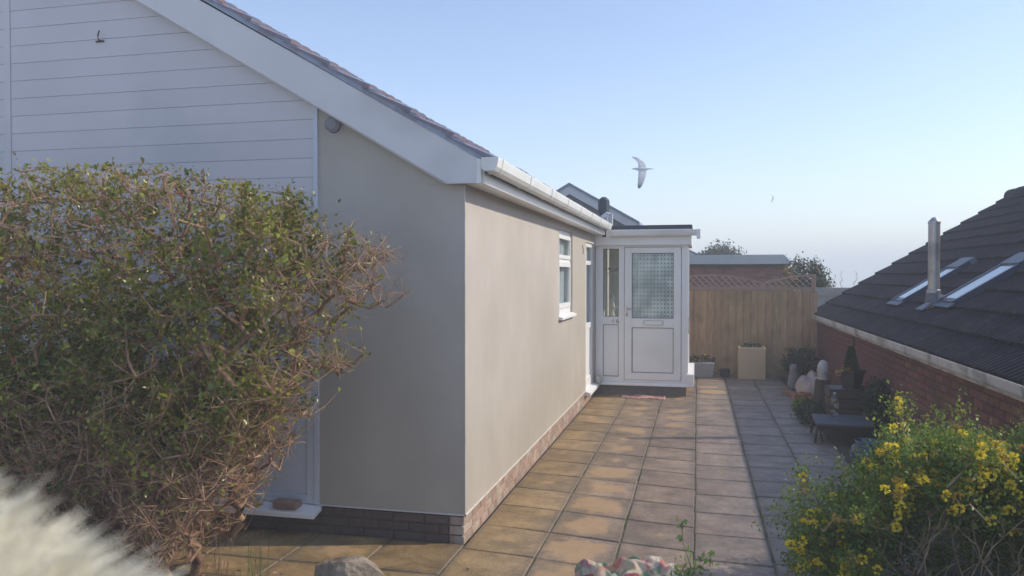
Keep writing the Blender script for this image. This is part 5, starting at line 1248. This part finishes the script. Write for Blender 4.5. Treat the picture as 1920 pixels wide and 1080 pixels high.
f = leaf_mesh('leaves', np.array(C), np.array(D), 0.042, M['leaf_fresh'], sg, 0.5, 0.3, rs)
# grass blades near the rock
for gi, (gx, gy) in enumerate(((-2.50, 4.12), (-2.72, 4.05))):
    gr = thing('grass_tuft', (gx, gy, 0), ['taller tuft of thin green grass left of the jagged rock', 'smaller tuft of dry grass beneath the hedge edge'][gi], 'grass')
    k = 16; P = np.stack([gx+rs.normal(0, 0.05, k), gy+rs.normal(0, 0.04, k), np.full(k, 0.0)], 1); H_ = rs.uniform(0.12, 0.34, k)
    Q = P + np.stack([rs.normal(0, 0.02, k), rs.normal(0, 0.02, k), H_*0.6], 1); Q2 = Q + np.stack([rs.normal(0, 0.035, k), rs.normal(0, 0.03, k), H_*0.4], 1)
    f = seg_mesh('blades', np.concatenate([P, Q]), np.concatenate([Q, Q2]), np.full(2*k, 0.0022), np.concatenate([np.full(k, 0.0018), np.full(k, 0.0005)]), 3, M['leaf_fresh'] if gi == 0 else M['twig'], gr); f['kind'] = 'stuff'
# dry litter on soil and patio edge
k = 900; C = np.stack([rs.uniform(-4.6, 1.6, k), rs.uniform(3.4, 4.75, k), np.full(k, 0.035)], 1); C[C[:, 1] > 4.3, 2] = 0.006
C = C[(C[:, 1] < 4.32) | (rs.random(k) < 0.12)]
f = leaf_mesh('leaf_litter', C, np.stack([rs.normal(0, 1, len(C)), rs.normal(0, 1, len(C)), rs.normal(0, 0.15, len(C))], 1), 0.03, M['twig'], None, 0.5, 0.2, rs); f['kind'] = 'stuff'; tag(f, 'scattered dry leaves and bits on the soil and paving edge', 'leaf litter')

# ------------------------------------------------------------------ gull, far bird
def gull(name, label, c, s):
    root = thing(name, c, label, 'bird')
    bm = bmesh.new()
    def ring(pts_r, n=10):
        prev = None
        for (p, ry, rz) in pts_r:
            cur = [bm.verts.new((p[0], p[1]+ry*math.cos(2*math.pi*k/n), p[2]+rz*math.sin(2*math.pi*k/n))) for k in range(n)]
            if prev: [bm.faces.new((prev[k], prev[(k+1) % n], cur[(k+1) % n], cur[k])) for k in range(n)]
            else: bm.faces.new(cur[::-1])
            prev = cur
        bm.faces.new(prev)
    # body: beak at -X, tail at +X
    ring([((-0.335, 0, 0.0), .004, .003), ((-0.29, 0, 0.006), .012, .010), ((-0.26, 0, 0.012), .026, .026), ((-0.22, 0, 0.012), .034, .032), ((-0.15, 0, 0.0), .048, .045), ((-0.05, 0, -0.006), .068, .06),
          ((0.06, 0, -0.008), .066, .055), ((0.16, 0, -0.004), .045, .034), ((0.24, 0, 0.0), .040, .016), ((0.33, 0, -0.004), .062, .008), ((0.345, 0, -0.004), .055, .004)])
    def wing(sec):
        """sec: (centre, chord) ; chord along X, thin in the wing normal"""
        prev = None
        for (p, ch, th) in sec:
            x, y, z = p; n = [(x-ch*0.45, 0), (x-ch*0.2, th), (x+ch*0.25, th*0.6), (x+ch*0.55, 0), (x+ch*0.25, -th*0.4), (x-ch*0.2, -th)]
            cur = [bm.verts.new((a, y+b_*0.9, z+b_*0.3)) for a, b_ in n]
            if prev: [bm.faces.new((prev[k], prev[(k+1) % 6], cur[(k+1) % 6], cur[k])) for k in range(6)]
            else: bm.faces.new(cur[::-1])
            prev = cur
        bm.faces.new(prev)
    wing([((0.0, 0.0, 0.0), .26, .026), ((-0.01, 0.08, 0.13), .25, .024), ((-0.06, 0.2, 0.25), .22, .018), ((-0.16, 0.32, 0.35), .18, .013), ((-0.26, 0.40, 0.43), .13, .009), ((-0.31, 0.44, 0.46), .06, .004)])
    wing([((0.0, 0.0, 0.0), .26, .026), ((0.0, -0.10, -0.14), .27, .022), ((-0.015, -0.2, -0.28), .25, .018), ((-0.04, -0.28, -0.42), .22, .014), ((-0.07, -0.34, -0.55), .17, .010), ((-0.09, -0.37, -0.64), .08, .005)])
    me = bpy.data.meshes.new('gull_body'); bmesh.ops.recalc_face_normals(bm, faces=bm.faces)
    for v in bm.verts: v.co *= s
    bm.to_mesh(me); bm.free()
    m = bpy.data.materials.new('gull_plumage'); m.use_nodes = True; n = m.node_tree.nodes; l = m.node_tree.links; b = n['Principled BSDF']; b.inputs['Roughness'].default_value = 0.8
    tc = n.new('ShaderNodeTexCoord'); sp = n.new('ShaderNodeSeparateXYZ'); l.new(tc.outputs['Generated'], sp.inputs[0])
    su = n.new('ShaderNodeMath'); su.operation = 'SUBTRACT'; su.inputs[1].default_value = 0.55; l.new(sp.outputs[2], su.inputs[0])
    ab = n.new('ShaderNodeMath'); ab.operation = 'ABSOLUTE'; l.new(su.outputs[0], ab.inputs[0])
    rp = n.new('ShaderNodeValToRGB'); rp.color_ramp.elements[0].position = 0.03; rp.color_ramp.elements[0].color = (0.62, 0.62, 0.63, 1); rp.color_ramp.elements[1].position = 0.49; rp.color_ramp.elements[1].color = (0.08, 0.09, 0.10, 1)
    e = rp.color_ramp.elements.new(0.38); e.color = (0.42, 0.43, 0.46, 1); l.new(ab.outputs[0], rp.inputs[0])
    l.new(rp.outputs[0], b.inputs['Base Color']); me.materials.append(m)
    o = bpy.data.objects.new('gull_body', me); COL.objects.link(o); o.parent = root
    rm = o.modifiers.new('r', 'REMESH'); rm.mode = 'VOXEL'; rm.voxel_size = 0.006*s; rm.use_smooth_shade = True
    sm = o.modifiers.new('s', 'SMOOTH'); sm.iterations = 3
    root.rotation_euler = (0, 0, rad(4)); return root
g1 = gull('flying_gull', 'white and grey gull gliding in the sky above the porch', (-1.70, 25.0, 5.15), 1.02)
d_ = 90.0
g2 = gull('far_gull', 'tiny distant bird right of the gull, low in the sky', (7.75, 88.0, 9.95), 0.62); g2.rotation_euler = (rad(60), 0, rad(30))

# ------------------------------------------------------------------ fluffy dog at lower left, and the wall it stands on
gw = thing('garden_pier', (-0.75, 0.42, 0), 'low brick garden wall that the cream dog stands on', 'wall')
MB().box(-1.30, 0.18, -0.02, -0.36, 0.64, 1.18).build('pier_brickwork', M['brick_pink'], gw, bevel=0.004)
MB().box(-1.34, 0.15, 1.181, -0.33, 0.67, 1.225).build('coping', M['stone_trough'], gw, bevel=0.008)
def dog():
    root = thing('cream_dog', (-0.7, 0.42, 1.225), 'fluffy cream dog close to the camera, out of focus at lower left', 'dog')
    V = [(-0.50, .42, 1.50), (-0.60, .42, 1.495), (-0.72, .42, 1.50), (-0.80, .42, 1.54), (-0.86, .42, 1.61), (-0.93, .42, 1.63), (-1.0, .42, 1.60),
         (-0.47, .36, 1.42), (-0.50, .35, 1.32), (-0.45, .35, 1.25), (-0.48, .35, 1.18),
         (-0.47, .48, 1.42), (-0.50, .49, 1.32), (-0.45, .49, 1.25), (-0.48, .49, 1.18),
         (-0.76, .36, 1.42), (-0.77, .35, 1.30), (-0.77, .35, 1.185), (-0.80, .35, 1.18),
         (-0.76, .48, 1.42), (-0.77, .49, 1.30), (-0.77, .49, 1.185), (-0.80, .49, 1.18),
         (-0.45, .42, 1.49), (-0.43, .42, 1.44), (-0.90, .37, 1.67), (-0.90, .355, 1.63), (-0.90, .47, 1.67), (-0.90, .485, 1.63)]
    E = [(0, 1), (1, 2), (2, 3), (3, 4), (4, 5), (5, 6), (0, 7), (7, 8), (8, 9), (9, 10), (0, 11), (11, 12), (12, 13), (13, 14), (2, 15), (15, 16), (16, 17), (17, 18), (2, 19), (19, 20), (20, 21), (21, 22), (0, 23), (23, 24), (5, 25), (25, 26), (5, 27), (27, 28)]
    Rr = [.105, .095, .10, .08, .065, .062, .032, .055, .03, .022, .024, .055, .03, .022, .024, .042, .028, .024, .024, .042, .028, .024, .024, .03, .02, .022, .016, .022, .016]
    L = Vector(root.location); V = [(a+0.045, b, c+0.06) for a, b, c in V]
    me = bpy.data.meshes.new('dog_body'); me.from_pydata([tuple(Vector(v)-L) for v in V], E, [])
    o = bpy.data.objects.new('dog_body', me); COL.objects.link(o); o.parent = root
    sk = o.modifiers.new('skin', 'SKIN'); sk.use_smooth_shade = True
    for i, r_ in enumerate(Rr): me.skin_vertices[0].data[i].radius = (r_, r_)
    me.skin_vertices[0].data[0].use_root = True
    o.modifiers.new('sub', 'SUBSURF').levels = 2; o.modifiers['sub'].render_levels = 2
    fur = mat('cream_fur', (0.93, 0.87, 0.70), (0.97, 0.94, 0.82), scale=14, rough=0.95, per_isl=0.08)
    me.materials.append(fur)
    dg = bpy.context.evaluated_depsgraph_get(); ev = o.evaluated_get(dg); m2 = ev.to_mesh()
    ar = np.array([p.area for p in m2.polygons]); ce = np.array([p.center for p in m2.polygons]) + np.array(L); no = np.array([p.normal for p in m2.polygons]); ev.to_mesh_clear()
    r_ = np.random.default_rng(8); ids = r_.choice(len(ar), 15000, p=ar/ar.sum())
    P = ce[ids] + r_.normal(0, 0.005, (15000, 3)); n_ = no[ids]
    clump = np.stack([np.sin(P[:, 0]*70+P[:, 1]*30), np.sin(P[:, 1]*80), np.sin(P[:, 2]*60+P[:, 0]*40)], 1)*0.28
    D = n_ + np.array([0.42, 0, 0.30]) + clump + r_.normal(0, 0.12, n_.shape); D /= np.linalg.norm(D, axis=1, keepdims=True)
    low = P[:, 2] < 1.46; Lh = np.where(low, 0.022, r_.uniform(0.035, 0.07, len(P)))[:, None]
    Q = P + D*Lh*0.6; Q2 = Q + (D + np.array([0.25, 0, -0.15]))*Lh*0.45
    f = seg_mesh('fur', np.concatenate([P, Q]), np.concatenate([Q, Q2]), np.full(2*len(P), 0.0011), np.concatenate([np.full(len(P), 0.001), np.full(len(P), 0.0003)]), 3, fur, root); f['kind'] = 'stuff'
    mb = MB(); mb.lathe([(0.004, -0.012), (0.012, -0.006), (0.013, 0.005), (0.005, 0.012)], (-0.988, 0.42, 1.665), 10); mb.build('nose', M['dark_plastic'], root, smooth=True)
    for s_ in (-1, 1): MB().lathe([(0.002, -0.009), (0.008, -0.004), (0.008, 0.004), (0.002, 0.009)], (-0.93, 0.42+0.032*s_, 1.705), 10).build('eye', M['dark_plastic'], root, smooth=True)
dog()

# ------------------------------------------------------------------ haze over the whole place, also standing in for lens glare
hz = MB().box(-26000, -200, -60, 26000, 27000, 14).build('haze', None); hz['kind'] = 'stuff'
hm = bpy.data.materials.new('haze'); hm.use_nodes = True; n = hm.node_tree.nodes; n.remove(n['Principled BSDF'])
pv = n.new('ShaderNodeVolumePrincipled'); pv.inputs['Color'].default_value = (0.95, 0.98, 1.0, 1); pv.inputs['Density'].default_value = 0.0062; pv.inputs['Anisotropy'].default_value = 0.0
hm.node_tree.links.new(pv.outputs[0], n['Material Output'].inputs['Volume']); hz.data.materials.clear(); hz.data.materials.append(hm)
